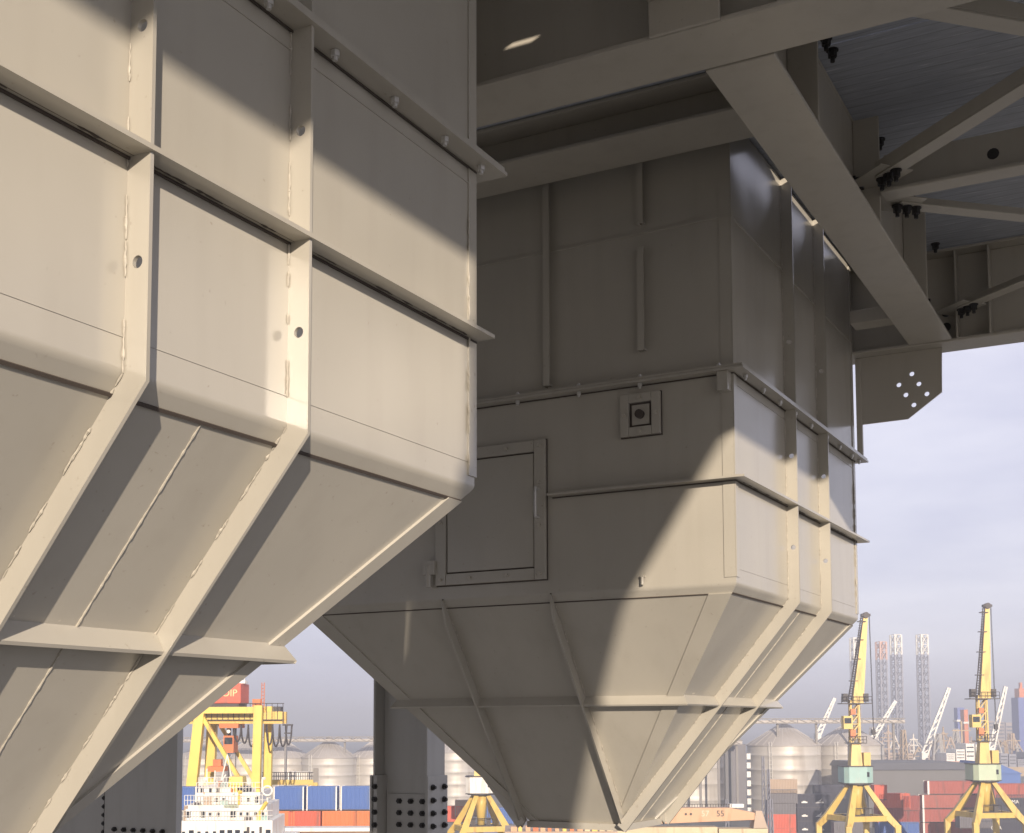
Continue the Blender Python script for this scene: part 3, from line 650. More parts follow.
# blue trio in the gap at left, with the orange row beneath
for i, (px, ps) in enumerate([(289, 'behind the white ship funnel'), (322, 'middle of the three'), (356, 'against the dark H-section column')]):
    container(px, 137, 4, 'blue', 'short blue container on the top row, '+ps, L=3.25, post='white', Hc=2.55, zbase=H(810, 137))
container(182, 137, 4, 'blue', 'short blue container on the top row beside the grey box column', L=3.25, post='white', Hc=2.55, zbase=H(810, 137))
for i, (px, mt, lb) in enumerate([(281, 'orange', 'orange container under the leftmost blue one of the trio'), (305, 'salmon', 'darker red container beneath the blue trio, left of centre'), (340, 'orange', 'bright orange container under the two right blue ones'), (366, 'orange', 'orange container mostly hidden by the dark H-section column')]):
    container(px, 136.6, 3, mt, lb, L=(3.0, 3.4, 3.7, 2.0)[i], Hc=2.55, zbase=H(810, 137)-2.58)
for lv in range(3):
    for i, px in enumerate((281, 318, 352)):
        container(px, 136.8, lv, 'tan', 'tan container in the %s row under the orange and blue ones, %s' % (ROWN[lv], ('left', 'middle', 'right')[i]), L=3.6, zbase=max(0, H(810, 137)-2.58-2.6*(3-lv)))
t = bgthing('flat_trailer', 'pale flat trailer parked before the orange container row', 'trailer', 322, 128); z0 = H(829, 128)
m = MB(); m.box((-4.6, -1.2, z0-.1), (5.3, 1.2, z0+.25)); bp_(m, 'bed', 'white', t)
for x in (-3.4, -2.2, 3.1, 4.3):
    m = MB(); m.tube((x, -1.25, .5), (x, -.85, .5), .5, 12); bp_(m, 'wheel', 'dark', t)
m = MB(); m.box((-4.3, -.4, .5), (5.0, .4, z0-.11)); bp_(m, 'chassis', 'boomtan', t)
# navy stack with white emblems
for lv in range(5):
    z = H(795, 250)-2.62*(5-lv)+2.62*0
    if z > -1.5: container(815.5, 250, lv, 'navy', 'navy container with white emblem, %s of its stack by the left portal crane' % ('topmost', 'second from top', 'third from top', 'fourth from top', 'lowest')[4-lv], L=7.5, zbase=z, logo=swoosh_logo)
container(830, 254, 4, 'navy', 'plain navy container behind and above the emblem stack', zbase=H(786, 254)-2.6)
for i, (px, y, mt, lb) in enumerate([(783, 780, 'tan', 'tan container topping the small stack left of the navy ones'), (783, 790, 'greyc', 'pale grey container second in the small stack left of the navy ones'), (781, 801, 'greyc', 'dark grey container midway in the small stack left of the navy ones'), (781, 815, 'salmon', 'red container low in the small stack left of the navy ones'), (781, 829, 'salmon', 'red container beneath another red one left of the navy stack'), (781, 843, 'greyc', 'grey container at the picture foot left of the navy stack')]):
    container(px, 232, 0, mt, lb, L=5.0, zbase=H(y, 232)-2.6+.0)
# red stacks
for i, (px, y, mt, L, lb) in enumerate([(955, 781.5, 'red', 10.4, 'long dark red container on top of the stack between the portal cranes'), (950, 795.5, 'red_dull', 10.6, 'long dull red container second from the top between the portal cranes'), (950, 809.5, 'red', 10.6, 'long dark red container third from the top between the portal cranes'), (950, 823.5, 'red_dull', 10.6, 'long dull red container fourth from the top between the portal cranes')]):
    container(px, 240, 0, mt, lb, L=L, Hc=2.5, zbase=H(y, 240)-2.63, post='white')
for i, (px, y, mt, L, lb) in enumerate([(893, 794.5, 'salmon', 5.6, 'bright salmon-red container right of the left portal crane'), (910, 797, 'red_deep', 3.0, 'short dark red container beside the bright salmon one'), (897, 809, 'red_deep', 7.2, 'dull red container under the bright salmon one'), (897, 823, 'blue', 7.0, 'blue container under the dull red one behind the left portal crane'), (880, 786, 'salmon', 2.2, 'small salmon container end just right of the left portal housing'), (850, 823, 'greyc', 6.06, 'grey container behind the left portal crane legs'), (868, 838, 'navy', 8.0, 'dark container at the picture foot behind the left portal crane'), (908, 837, 'greyc', 6.06, 'dull grey container at the picture foot right of the left portal crane')]):
    dd = 222 if y < 830 else 214
    container(px, dd, 0, mt, lb, L=L, zbase=max(0, H(y, dd)-2.6))
for i, (px, y, mt, lb, lg) in enumerate([(1010, 785, 'red', 'red container at the right edge behind the right portal crane', None), (1012, 796, 'navy', 'navy container with small white lettering at the right edge', word('CMA', .9)), (994, 822, 'navy', 'navy container with white lettering between the right portal legs', word('CMA', .9)), (975, 815, 'greyc', 'grey container behind the right portal crane crossbar', None), (1012, 809, 'navy', 'plain navy container third down at the right edge', None), (1012, 823, 'navy', 'plain navy container fourth down at the right edge', None), (994, 837, 'greyc', 'grey container at the picture foot under the right portal crane', None)]):
    dd = 228 if y < 830 else 214
    container(px, dd, 0, mt, lb, L=6.06, zbase=max(0, H(y, dd)-2.6), logo=lg)
for i, (px, y, mt, lb) in enumerate([(452, 806, 'salmon', 'red container left of the partly hidden yellow portal base'), (468, 800, 'tan', 'tan container seen through the partly hidden portal base'), (500, 808, 'blue', 'blue container seen through the partly hidden portal base'), (486, 826, 'blue', 'lower blue container under the partly hidden portal base')]):
    container(px, 205, 0, mt, lb, L=4.2, zbase=H(y, 205)-2.6)
# --- portal cranes
def portal_crane(px, d, ytop, yhouse, label, house_mat, lean, rot=.25):
    t = bgthing('portal_crane', label, 'crane', px, d, 0, 'yellow portal cranes'); k = d/F_PX
    zt, zh = H(ytop, d), H(yhouse, d)                # jib tip, top of housing
    zl = zh-2.55
    R_ = Matrix.Rotation(rot, 3, 'Z')
    for sx in (-1, 1):
        for sy in (-1, 1):
            m = MB(); top = R_ @ Vector((sx*.85, sy*.85, zl-.3)); mid = R_ @ Vector((sx*3.1, sy*3.1, zl-4.9)); kn = R_ @ Vector((sx*4.0, sy*4.0, zl-6.2)); ft = R_ @ Vector((sx*4.0, sy*4.0, .9))
            m.bar(top, mid, .6, .6, (0, 1, 0), .95, .95); m.bar(mid, kn, .95, .95, (0, 1, 0), .8, .8); m.bar(kn+Vector((0, 0, .3)), ft, .8, .8, (0, 1, 0), .65, .65)
            lg = bp_(m, 'leg', 'yellow', t)
            m = MB(); f = R_ @ Vector((sx*4.0, sy*4.0, 0)); m.box((f.x-1.4, f.y-.35, .0), (f.x+1.4, f.y+.35, .9)); bp_(m, 'bogie', 'dark', lg)
    for sy in (-1, 1):
        m = MB(); a = R_ @ Vector((-2.9, sy*3.1, zl-5.0)); b = R_ @ Vector((2.9, sy*3.1, zl-5.0)); m.bar(a, b, .6, .75); bp_(m, 'crossbeam', 'yellow', t)
    for sx in (-1, 1):
        m = MB(); a = R_ @ Vector((sx*3.1, -2.9, zl-5.0)); b = R_ @ Vector((sx*3.1, 2.9, zl-5.0)); m.bar(a, b, .6, .75); bp_(m, 'crossbeam', 'yellow', t)
    m = MB(); m.rings([(.01, zl-4.6, 0, 0), (.5, zl-4.6, 0, 0), (.75, zl-1.9, 0, 0), (1.0, zl-.2, 0, 0), (.01, zl-.2, 0, 0)], 12); cc_ = bp_(m, 'centre_column', 'yellow', t)
    m = MB(); m.box((-1.8, -1.8, zl-4.75), (1.8, 1.8, zl-4.6))
    for sx in (-1, 1):
        m.path([(sx*1.7, -1.7, zl-4.6), (sx*1.7, -1.7, zl-3.6), (0, -1.7, zl-3.6)], .06, 4); m.bar((sx*1.3, -1.1, zl-4.6), (sx*.8, -.7, zl-.3), .12, .12)
        m.box((sx*1.1-.3, -1.3, zl-4.6), (sx*1.1+.3, -.8, zl-3.5))
    bp_(m, 'machinery_landing', 'dark', t)
    m = MB(); m.rings([(2.0, zl-.25, 0, 0), (2.0, zl, 0, 0)], 16); bp_(m, 'slew_ring', 'dark', t)
    m = MB(); hw, hd = 2.15, 2.0                       # housing with chamfered corners
    o = [(-hw, -hd+.6), (-hw+.6, -hd), (hw-1.1, -hd), (hw, -hd+1.1), (hw, hd), (-hw, hd)]; m.prism([(x, y, zl+.02) for x, y in o], (0, 0, 2.3)); hs = bp_(m, 'machine_house', house_mat, t)
    m = MB(); m.prism([(x*1.05, y*1.05, zl+2.33) for x, y in o], (0, 0, .12)); m.prism([(x*1.03, y*1.03, zl-.02) for x, y in o], (0, 0, -.10)); bp_(m, 'roof_edge', 'dark', hs)
    m = MB(); m.box((1.0, -hd-.02, zl+.9), (1.35, -hd-.004, zl+1.6)); bp_(m, 'window', 'glassd', hs)
    # tower on the housing
    z0 = zl+2.46; zp = z0+(zt-zl)*.36
    m = MB(); m.hexa([(-1.0, -.9, z0), (.7, -.9, z0), (.7, .9, z0), (-1.0, .9, z0)], [(-.7, -.6, z0+3.2), (.55, -.6, z0+3.2), (.55, .6, z0+3.2), (-.7, .6, z0+3.2)]); tw = bp_(m, 'tower', 'yellow', t)
    m = MB()
    for x in (-.75, .55):
        for y in (-.5, .5): m.bar((x, y, z0+3.1), (x*.9, y*.9, zp+.8), .22, .22)
    for q in range(4):
        za = z0+3.2+q*(zp-z0-3.0)/4; zb_ = za+(zp-z0-3.0)/4
        for y in (-.5, .5): m.bar((-.72, y, za), (.52, y, zb_), .14, .14)
        m.box((-.75, -.52, zb_-.1), (.6, .52, zb_))
    bp_(m, 'lattice_tower', 'yellow', t)
    m = MB(); m.box((-1.9, -1.0, z0+5.3), (-.6, .4, z0+7.2)); cb = bp_(m, 'cab', 'yellow', t); m = MB(); m.box((-1.8, -1.03, z0+6.1), (-.8, -1.004, z0+6.9)); bp_(m, 'window', 'glassd', cb)
    m = MB(); m.box((-.95, -1.0, z0+4.1), (-.2, -.55, z0+5.2)); m.box((-.8, -.9, z0+7.4), (-.1, -.5, z0+8.2)); bp_(m, 'winch', 'orange', t)
    for zz, w in ((z0+3.2, 1.3), (zp+.2, 2.2)):
        m = MB(); m.box((-w, -1.2, zz), (w, 1.2, zz+.12))
        for x in [-w+i*w/2.5 for i in range(6)]: m.tube((x, -1.15, zz), (x, -1.15, zz+1.05), .045, 4)
        for hh in (.55, 1.05): m.tube((-w, -1.15, zz+hh), (w, -1.15, zz+hh), .04, 4)
        bp_(m, 'walkway', 'dark', t)
    m = MB(); m.box((.9, -.9, z0+.02), (1.9, .3, z0+1.9)); bp_(m, 'counterweight_box', 'yellow', t)
    # jib
    j0 = Vector((.35, 0, zp+.3)); j1 = Vector((lean*k, 0, zt)); m = MB(); m.bar(j0, j1, 1.6, 1.2, (0, 1, 0), .6, .5); jb = bp_(m, 'jib', 'yellow', t)
    d_ = (j1-j0); m = MB(); o = Vector((-.95, -.3, 0)); o1 = Vector((-.42, -.3, 0))
    for e in (0, -.45): m.tube(j0+o+Vector((e, 0, 0)), j1+o1+Vector((e*.6, 0, 0)), .08, 4)
    for q in range(36):
        a = j0+o+(j1+o1-j0-o)*(q/36); m.tube(a, a+Vector((-.45, 0, 0)), .05, 4)
    for q in (.25, .5, .72, .93):
        a = j0+o+(j1+o1-j0-o)*q; m.box((a.x-.7, -.6, a.z), (a.x+.5, .1, a.z+.12))
    bp_(m, 'ladder', 'dark', jb)
    m = MB(); m.box((j1.x-.65, -.4, zt-.05), (j1.x+.65, .4, zt+.30)); m.tube((j1.x, -.5, zt+.1), (j1.x, .5, zt+.1), .45, 12); bp_(m, 'sheave', 'dark', jb)
    m = MB()
    for e in (-.15, .15): m.tube((j1.x+.55, e, zt), (j1.x+.75, e, zp-3.5), .035, 4); m.tube((j1.x-.3, e, zt), (-.9, e, zp+1.2), .035, 4)
    m.box((j1.x+.5, -.25, zp-4.3), (j1.x+1.0, .25, zp-3.5)); m.path([(j1.x+.75, 0, zp-4.3), (j1.x+.9, 0, zp-4.7), (j1.x+.65, 0, zp-4.9)], .07, 5); bp_(m, 'hook_rope', 'rope', t)
    for x in (-1.5, 1.5):
        m = MB(); m.box((x-.35, -.8, zp+.5), (x+.35, .2, zp+1.7)); bp_(m, 'floodlight_box', 'dark', t)
portal_crane(856, 186, 617, 766, 'left yellow portal crane with teal machine house', 'teal', 13, .30)
portal_crane(984, 190, 608, 764, 'right yellow portal crane with pale green machine house', 'mint', 8, .18)
portal_crane(481, 186, 660, 775, 'yellow portal crane with white house almost hidden behind the farther hopper outlet', 'white', -4, .25)
# --- yellow gantry with red machinery house
d = 152; t = bgthing('gantry_crane', 'yellow gantry crane with red machinery house and hanging cable loops', 'crane', 232, d); k = d/F_PX
X = lambda px: (px-232)*k
zB_ = H(712, d); 
for (xt, xb, y) in [(206, 190, -3.2), (206, 199, 3.2)]:
    m = MB(); m.bar((X(xt), y, zB_), (X(xb), y*1.2, 0), 1.1, 1.1, (0,1,0), 1.25, 1.2); bp_(m, 'leg', 'yellow_pale', t)
for y in (-3.2, 3.2):
    m = MB(); m.bar((X(263), y, zB_+.8), (X(261), y*1.2, 0), .95, .9, (0,1,0)); bp_(m, 'leg', 'yellow_pale', t)
    m = MB(); m.bar((X(207), y, zB_-.2), (X(262), y*1.15, H(803, d)), .5, .45); bp_(m, 'diagonal', 'yellow_pale', t)
    m = MB(); m.box((X(204), y-.4, zB_-.1), (X(267), y+.4, zB_+.65)); bp_(m, 'sill_beam', 'yellow_pale', t)
m = MB(); za, zb2 = H(723, d), H(711, d)
for y in (-1.2, 1.2): m.box((X(150), y-.35, za), (X(284), y+.35, zb2))
for x in range(7): xx = X(160+x*20); m.box((xx-.15, -.84, za+.2), (xx+.15, .84, zb2-.2))
bo = bp_(m, 'boom_girder', 'yellow', t)
m = MB(); m.tube((X(150), -1.9, zb2+.95), (X(286), -1.9, zb2+.95), .04, 4)
for x in range(26): xx = X(150+x*5.4); m.tube((xx, -1.9, za+.5), (xx, -1.9, zb2+.95), .035, 4)
m.box((X(150), -2.0, za+.4), (X(286), -1.58, za+.5)); m.box((X(274), -1.0, zb2+.01), (X(281), 1.0, zb2+.6)); bp_(m, 'walkway', 'dark', bo)
for i, (xa, xb, dp) in enumerate([(243, 250, 2.2), (250, 257, 2.6), (268, 274, 2.4), (274, 281, 2.6), (281, 288, 2.6), (287, 293, 2.4), (236, 243, 2.0)]):
    m = MB(); pts = [(X(xa)+(X(xb)-X(xa))*q/10, -1.3, za-.1-dp*(1-(2*q/10-1)**2)**.6) for q in range(11)]; m.path(pts, .11, 5); bp_(m, 'cable_loop', 'rope', bo)
m = MB(); m.box((X(284), -1.5, za-.25), (X(294), -1.1, za-.05)); m.box((X(286), -1.5, za-1.2), (X(293), -1.1, za-1.05)); bp_(m, 'cable_rail', 'rope', bo)
m = MB(); m.box((X(222), -1.8, za-.5), (X(241), 1.8, za+.05)); m.box((X(225), -1.4, za+.06), (X(238), 1.4, zb2+.3)); tr = bp_(m, 'trolley', 'orange', t)
m = MB(); m.box((X(226), -1.5, za-3.4), (X(236), 1.0, za-1.4)); bp_(m, 'operator_cab', 'orange', tr); m = MB(); m.box((X(227), -1.53, za-2.4), (X(235), -1.504, za-1.6)); bp_(m, 'window', 'glassd', tr)
m = MB(); m.box((X(227), -.4, za-1.38), (X(230), .4, za-.52)); m.box((X(233), -.4, za-1.38), (X(235), .4, za-.52)); bp_(m, 'cab_hanger', 'dark', tr)
m = MB(); m.tube((X(231), -1.6, za-.9), (X(231), -1.3, za-.9), .22, 10); bp_(m, 'floodlight', 'white', tr)
for xx in (228, 235):
    m = MB(); m.tube((X(xx), .4, za-8), (X(xx), .4, za-.5), .05, 4); bp_(m, 'hoist_rope', 'rope', tr)
m = MB(); m.box((X(210), -1.2, za-5.6), (X(226), 1.2, za-5.0)); m.box((X(214), -.5, za-4.99), (X(222), .5, za-4.2)); bp_(m, 'spreader', 'orange', tr)
zr0, zr1 = H(703, d), H(683, d); m = MB(); m.box((X(196), -2.4, zr0), (X(244), 2.4, zr1)); mh = bp_(m, 'machinery_house', 'salmon', t, .12)
m = MB(); m.box((X(196), -2.3, zr0-.62), (X(242), 2.3, zr0-.02)); bp_(m, 'house_frame', 'dark', mh)
m = MB(); m.tube((X(245), -1, zr1), (X(245), -1, zr1+.7), .05, 4); m.box((X(240), -1.2, zr1+.01), (X(246), .4, zr1+.35)); bp_(m, 'roof_vent', 'white', mh)
text_obj('lettering', 'OIP', 1.15, 'lettery', mh, (X(233), -2.43, (zr0+zr1)/2), .02)
m = MB(); m.tube((X(264), -2.0, zb2), (X(264), -2.0, zb2+3.4), .05, 4); m.tube((X(266.5), -2.0, zb2), (X(266.5), -2.0, zb2+3.4), .05, 4)
for q in range(8): m.tube((X(264), -2.0, zb2+.3+q*.4), (X(266.5), -2.0, zb2+.3+q*.4), .035, 4)
m.box((X(254), -1.5, zB_+.66), (X(262), -.6, zB_+1.6)); bp_(m, 'access_ladder', 'orange', t)
# yellow girder low behind the blue containers
d = 176; t = bgthing('yard_gantry', 'low yellow yard gantry girder above the blue containers', 'crane', 290, d); k = d/F_PX
m = MB(); z0, z1 = H(784, d), H(779, d); m.box((-28*k, -.5, z0), (24*k, .5, z1)); m.box((24*k+.01, -.4, z0-.4), (28*k, .4, z0+.3)); gd = bp_(m, 'girder', 'yellow', t)
m = MB()
for x in range(24): m.tube(((-26+x*2.2)*k, -.5, z1), ((-26+x*2.2)*k, -.5, z1+1), .05, 4)
m.tube((-27*k, -.5, z1+1), (26*k, -.5, z1+1), .05, 4); m.tube((-27*k, -.5, z1+.5), (26*k, -.5, z1+.5), .05, 4); bp_(m, 'railing', 'dark', gd)
m = MB(); m.box((-2*k, -.5, z1+.01), (19*k, .5, z1+1.1)); bp_(m, 'trolley', 'white', gd)
for x in (-26, 22):
    m = MB(); m.bar((x*k, 0, 0), (x*k, 0, z0), .8, .8); bp_(m, 'leg', 'yellow', t)
m = MB(); m.box((24*k, -.7, z0+.4), (29*k, -.51, z1+1.6)); bp_(m, 'end_cabinet', 'truss', gd)
# --- white ship superstructure
d = 118; t = bgthing('moored_ship', 'white ship superstructure with many small dark portholes, below the gantry', 'ship', 232, d, .06); k = d/F_PX
X = lambda px: (px-232)*k; zz = lambda py: H(py, d)
m = MB(); m.prism([(X(150), -3, 0), (X(150), -3, zz(838)), (X(290), -3, zz(838)), (X(284), -3, 0)], (0, 12, 0)); bp_(m, 'hull', 'white', t)
for i, (xa, xb, yt, yb, dp) in enumerate([(187, 276, 818, 838, 0), (190, 270, 803, 818, .5), (200, 262, 791, 803, 1.2), (201, 232, 786, 791, 1.6)]):
    m = MB(); m.box((X(xa), -2.5+dp, zz(yb)+.01), (X(xb), 7, zz(yt))); hs = bp_(m, 'deckhouse', 'white', t, .05)
    n = int((xb-xa)/7)
    for q in range(n):
        if random.random() < .25: continue
        xx = X(xa+4+q*(xb-xa-8)/(n-1)); m = MB(); w, h_ = (.14, .17) if random.random() < .6 else (.22, .28); zc_ = zz((yt*.4+yb*.6)); m.box((xx-w, -2.53+dp, zc_-h_), (xx+w, -2.503+dp, zc_+h_)); bp_(m, 'porthole', 'glassd', hs)
    m = MB(); z = zz(yt)
    for q in range(int((xb-xa)/3)): m.tube((X(xa+q*3), -2.4+dp, z), (X(xa+q*3), -2.4+dp, z+.9), .03, 4)
    for hh in (.45, .9): m.tube((X(xa), -2.4+dp, z+hh), (X(xb), -2.4+dp, z+hh), .025, 4)
    bp_(m, 'railing', 'white', hs)
m = MB(); m.box((X(228), -2.0, zz(806)), (X(243), -1.31, zz(803))); bp_(m, 'awning', 'mint', t)
m = MB(); m.hexa([(X(228), 0, zz(791)), (X(243), 0, zz(791)), (X(243), 3, zz(791)), (X(228), 3, zz(791))], [(X(229), .3, zz(776)), (X(242), .3, zz(776)), (X(242), 2.6, zz(776)), (X(229), 2.6, zz(776))]); fn = bp_(m, 'funnel', 'yellow_pale', t)
m = MB(); m.rings([(1.0, zz(795), X(268), -2), (1.0, zz(795)+.1, X(268), -2)], 16); m.v = []; m.f = []; m.sm = []
for q in range(20):
    a, b = 2*PI*q/20, 2*PI*(q+1)/20; m.tube((X(270)+.42*math.cos(a), -2, zz(789)+.42*math.sin(a)), (X(270)+.42*math.cos(b), -2, zz(789)+.42*math.sin(b)), .09, 6)
bp_(m, 'lifebuoy', 'white', t)
for q in range(26):
    xx = X(random.uniform(188, 272)); lv = random.choice([(818, 0), (803, .5), (791, 1.2)]); zq = zz(lv[0])+.01; w_ = random.uniform(.12, .45); hq = random.uniform(.2, .9); m = MB()
    if abs(xx) > 3.2 and lv[1] > 1: continue
    yq = -2.2+lv[1]+random.random()
    if q % 3: m.box((xx-w_, yq, zq), (xx+w_, yq+.5, zq+hq))
    else: m.tube((xx, yq, zq), (xx, yq, zq+hq+.5), .09, 6); m.tube((xx, yq, zq+hq+.5), (xx+.25, yq-.1, zq+hq+.5), .14, 6)
    bp_(m, 'deck_fitting', random.choice(['white', 'yellow_pale', 'dark', 'orange', 'teal', 'tan']), t)
m = MB(); m.rings([(.01, zz(793), X(244), .5), (.7, zz(791), X(244), .5), (.75, zz(787), X(244), .5), (.45, zz(785.5), X(244), .5), (.01, zz(785), X(244), .5)], 14); bp_(m, 'radar_dome', 'glassd', t)
m = MB()
for xa, ya, xb, yb in [(226, 754, 219, 786), (206, 768, 206, 790), (226, 754, 230, 776), (214, 790, 225, 774), (214, 770, 214, 790)]: m.tube((X(xa), .8, zz(ya)), (X(xb), .8, zz(yb)), .06, 5)
m.box((X(203), .7, zz(781)), (X(206), 1.0, zz(777))); bp_(m, 'mast', 'white', t)
m = MB(); m.bar((X(262), -2, zz(812)), (X(270), -2.4, zz(800)), .25, .25); m.bar((X(262), -2, zz(822)), (X(262), -2, zz(812)), .35, .35); bp_(m, 'davit', 'yellow_pale', t)
for x in (252, 264):
    m = MB(); m.box((X(x), -2.9, zz(833)), (X(x+2), -2.52, zz(824))); bp_(m, 'vent_pipe', 'dark', t)
# --- tan floating-crane boom lying low under the farther hopper
d = 150; t = bgthing('crane_boom', 'tan crane boom with black digits lying low under the farther hopper outlet', 'crane boom', 700, d); k = d/F_PX
X = lambda px: (px-700)*k; zz = lambda py: H(py, d)
m = MB(); m.prism([(X(600), -1, zz(826)), (X(752), -1, zz(820)), (X(752), -1, zz(813)), (X(728), -1, zz(808)), (X(600), -1, zz(807.5))], (0, 2, 0)); bm1 = bp_(m, 'boom', 'boomtan', t, .05)
text_obj('lettering', '55', .95, 'letterk', bm1, (X(718), -1.03, zz(813.8)), .012); text_obj('lettering', '57', .95, 'letterp', bm1, (X(703), -1.03, zz(813.8)), .012)
m = MB()
for x in (684, 689): m.tube((X(x), -1.05, zz(814)), (X(x), -1.004, zz(814)), .14, 10)
bp_(m, 'rivet_mark', 'letterk', bm1)
m = MB(); m.box((X(728), -.6, zz(808)+.01), (X(742), .6, zz(804.5))); bp_(m, 'winch_box', 'white', t)
m = MB(); m.hexa([(X(750), -1.3, zz(828)), (X(764), -1.3, zz(828)), (X(764), 1.3, zz(828)), (X(750), 1.3, zz(828))], [(X(753), -1, zz(811)), (X(759), -1, zz(811)), (X(759), 1, zz(811)), (X(753), 1, zz(811))]); bp_(m, 'boom_head', 'tan', t)
m = MB(); m.box((X(716), -1.3, zz(834)), (X(764), 1.3, zz(828.5))); m.box((X(600), -1.0, zz(838)), (X(715), 1.2, zz(827))); bp_(m, 'cradle', 'cream', t)
m = MB(); m.box((X(605), -.8, 0), (X(640), .8, zz(838))); m.box((X(720), -.8, 0), (X(760), .8, zz(834)-.01)); bp_(m, 'support', 'tan', t)
m = MB()
for x in range(50): m.tube((X(602+x*2.6), -.9, zz(807.3)), (X(602+x*2.6), -.9, zz(807.3)+.35), .03, 4)
m.tube((X(602), -.9, zz(807.3)+.35), (X(728), -.9, zz(807.3)+.35), .03, 4); bp_(m, 'handrail', 'dark', bm1)
d = 150; t = bgthing('barge', 'yellow-decked barge edge peeping out beneath the farther hopper outlet', 'barge', 555, 130); k = 130/F_PX
m = MB(); m.box((-50*k, -2, 0), (60*k, 6, H(830, 130))); bp_(m, 'hull', 'tan', t)
for q in range(14):
    m = MB(); x = (-44+q*7.2)*k; m.box((x, -1.9, H(830, 130)+.01), (x+.35+.3*random.random(), -1.0, H(826-2*random.random(), 130))); bp_(m, 'deck_box', random.choice(['cream', 'orange', 'tan', 'boomtan', 'yellow_pale']), t)
# lamp masts by the silos
for px, y0, d in ((763, 757, 215), (768, 770, 214), (770, 800, 160), (726, 800, 190)):
    t = bgthing('mast', {763: 'tall thin lattice mast before the broad pale silo', 768: 'shorter thin lattice mast beside a taller one before the silo', 770: 'stubby white post beside the tan boom', 726: 'thin pale mast above the tan crane boom'}[px], 'mast', px, d)
    m = MB(); h_ = H(y0, d); w = .35
    for sx in (-w, w):
        for sy in (-w, w): m.tube((sx, sy, 0), (sx*.4, sy*.4, h_), .07, 4)
    for q in range(int(h_/1.2)):
        f = 1-.6*q*1.2/h_; f2 = 1-.6*(q+1)*1.2/h_
        for sy in (-w, w): m.tube((-w*f, sy*f, q*1.2), (w*f2, sy*f2, (q+1)*1.2), .045, 4)
    bp_(m, 'lattice', 'lattice', t)
# --- shipyard far right: jack-up legs, jibs, ships
def rigleg(px, d, ytop, yw, wpx, topmat, label):
    t = bgthing('rig_leg', label, 'rig leg', px, d, .3, 'jack-up rig legs'); w = wpx*d/F_PX/2*.8; h_ = H(ytop, d); hw_ = H(yw, d)
    for (za, zb_, mt, nm) in ((0, hw_, 'lattice', 'lower_lattice'), (hw_, h_, topmat, 'upper_lattice')):
        m = MB(); n = max(2, int((zb_-za)/(w*1.9)))
        cs = [(-w, -w), (w, -w), (w, w), (-w, w)]
        for c in cs: m.bar((*c, za), (*c, zb_), .75, .75)
        for q in range(n):
            z0 = za+(zb_-za)*q/n; z1 = za+(zb_-za)*(q+1)/n
            for a in range(4): b = (a+1) % 4; m.bar((*cs[a], z0), (*cs[b], z1), .3, .3); m.bar((*cs[b], z0), (*cs[a], z1), .3, .3); m.bar((*cs[a], z1), (*cs[b], z1), .3, .3)
        bp_(m, nm, mt, t)
rigleg(857.5, 690, 639, 662, 8, 'white', 'rig leg with white top just left of the left portal crane jib')
rigleg(884, 700, 643, 661, 9, 'rigred', 'rig leg with reddish top, shortest of the three standing free')
rigleg(899, 705, 636, 656, 9.5, 'white', 'rig leg with white top beside the reddish-topped one')
rigleg(925.5, 690, 636, 656, 9.5, 'white', 'rig leg with white top standing alone above the white ship crane')
def jib(px0, y0, px1, y1, d, label, wid=1.5):
    t = bgthing('ship_crane', label, 'ship crane', px0, d, 0, 'white ship cranes'); k = d/F_PX; a = Vector((0, 0, H(y0, d))); b = Vector(((px1-px0)*k, 0, H(y1, d)))
    for s_ in (-1, 1):
        m = MB(); n = (b-a).cross(Vector((0, 1, 0))).normalized()*s_*wid*k*1.5; m.bar(a+n, b+n*.35, 1.0*k*1.6, 1.0, (0, 1, 0)); bp_(m, 'jib_chord', 'white', t)
    m = MB(); n = (b-a).cross(Vector((0, 1, 0))).normalized()*wid*k*1.5
    for q in range(9): f = q/9; g_ = (q+1)/9; m.bar(a+(b-a)*f+n*(1-.65*f), a+(b-a)*g_-n*(1-.65*g_), .3*k*2, .4)
    bp_(m, 'jib_lacing', 'white', t)
    m = MB(); m.hexa([(-3.5*k, -1.5, 0), (3.5*k, -1.5, 0), (3.5*k, 1.5, 0), (-3.5*k, 1.5, 0)], [(-3*k, -1.2, H(y0, d)+1), (3*k, -1.2, H(y0, d)+1), (3*k, 1.2, H(y0, d)+1), (-3*k, 1.2, H(y0, d)+1)]); bp_(m, 'pedestal', 'white', t)
jib(818, 737, 836, 699, 470, 'white ship crane jib rising above the broad silo'); jib(871, 743, 897, 702, 480, 'white ship crane jib right of the left portal crane')
jib(924, 757, 951, 689, 440, 'tall white ship crane on the ship below the lone rig leg', 1.9); jib(991, 752, 1008, 688, 450, 'white ship crane jib leaning right behind the right portal crane', 1.9)
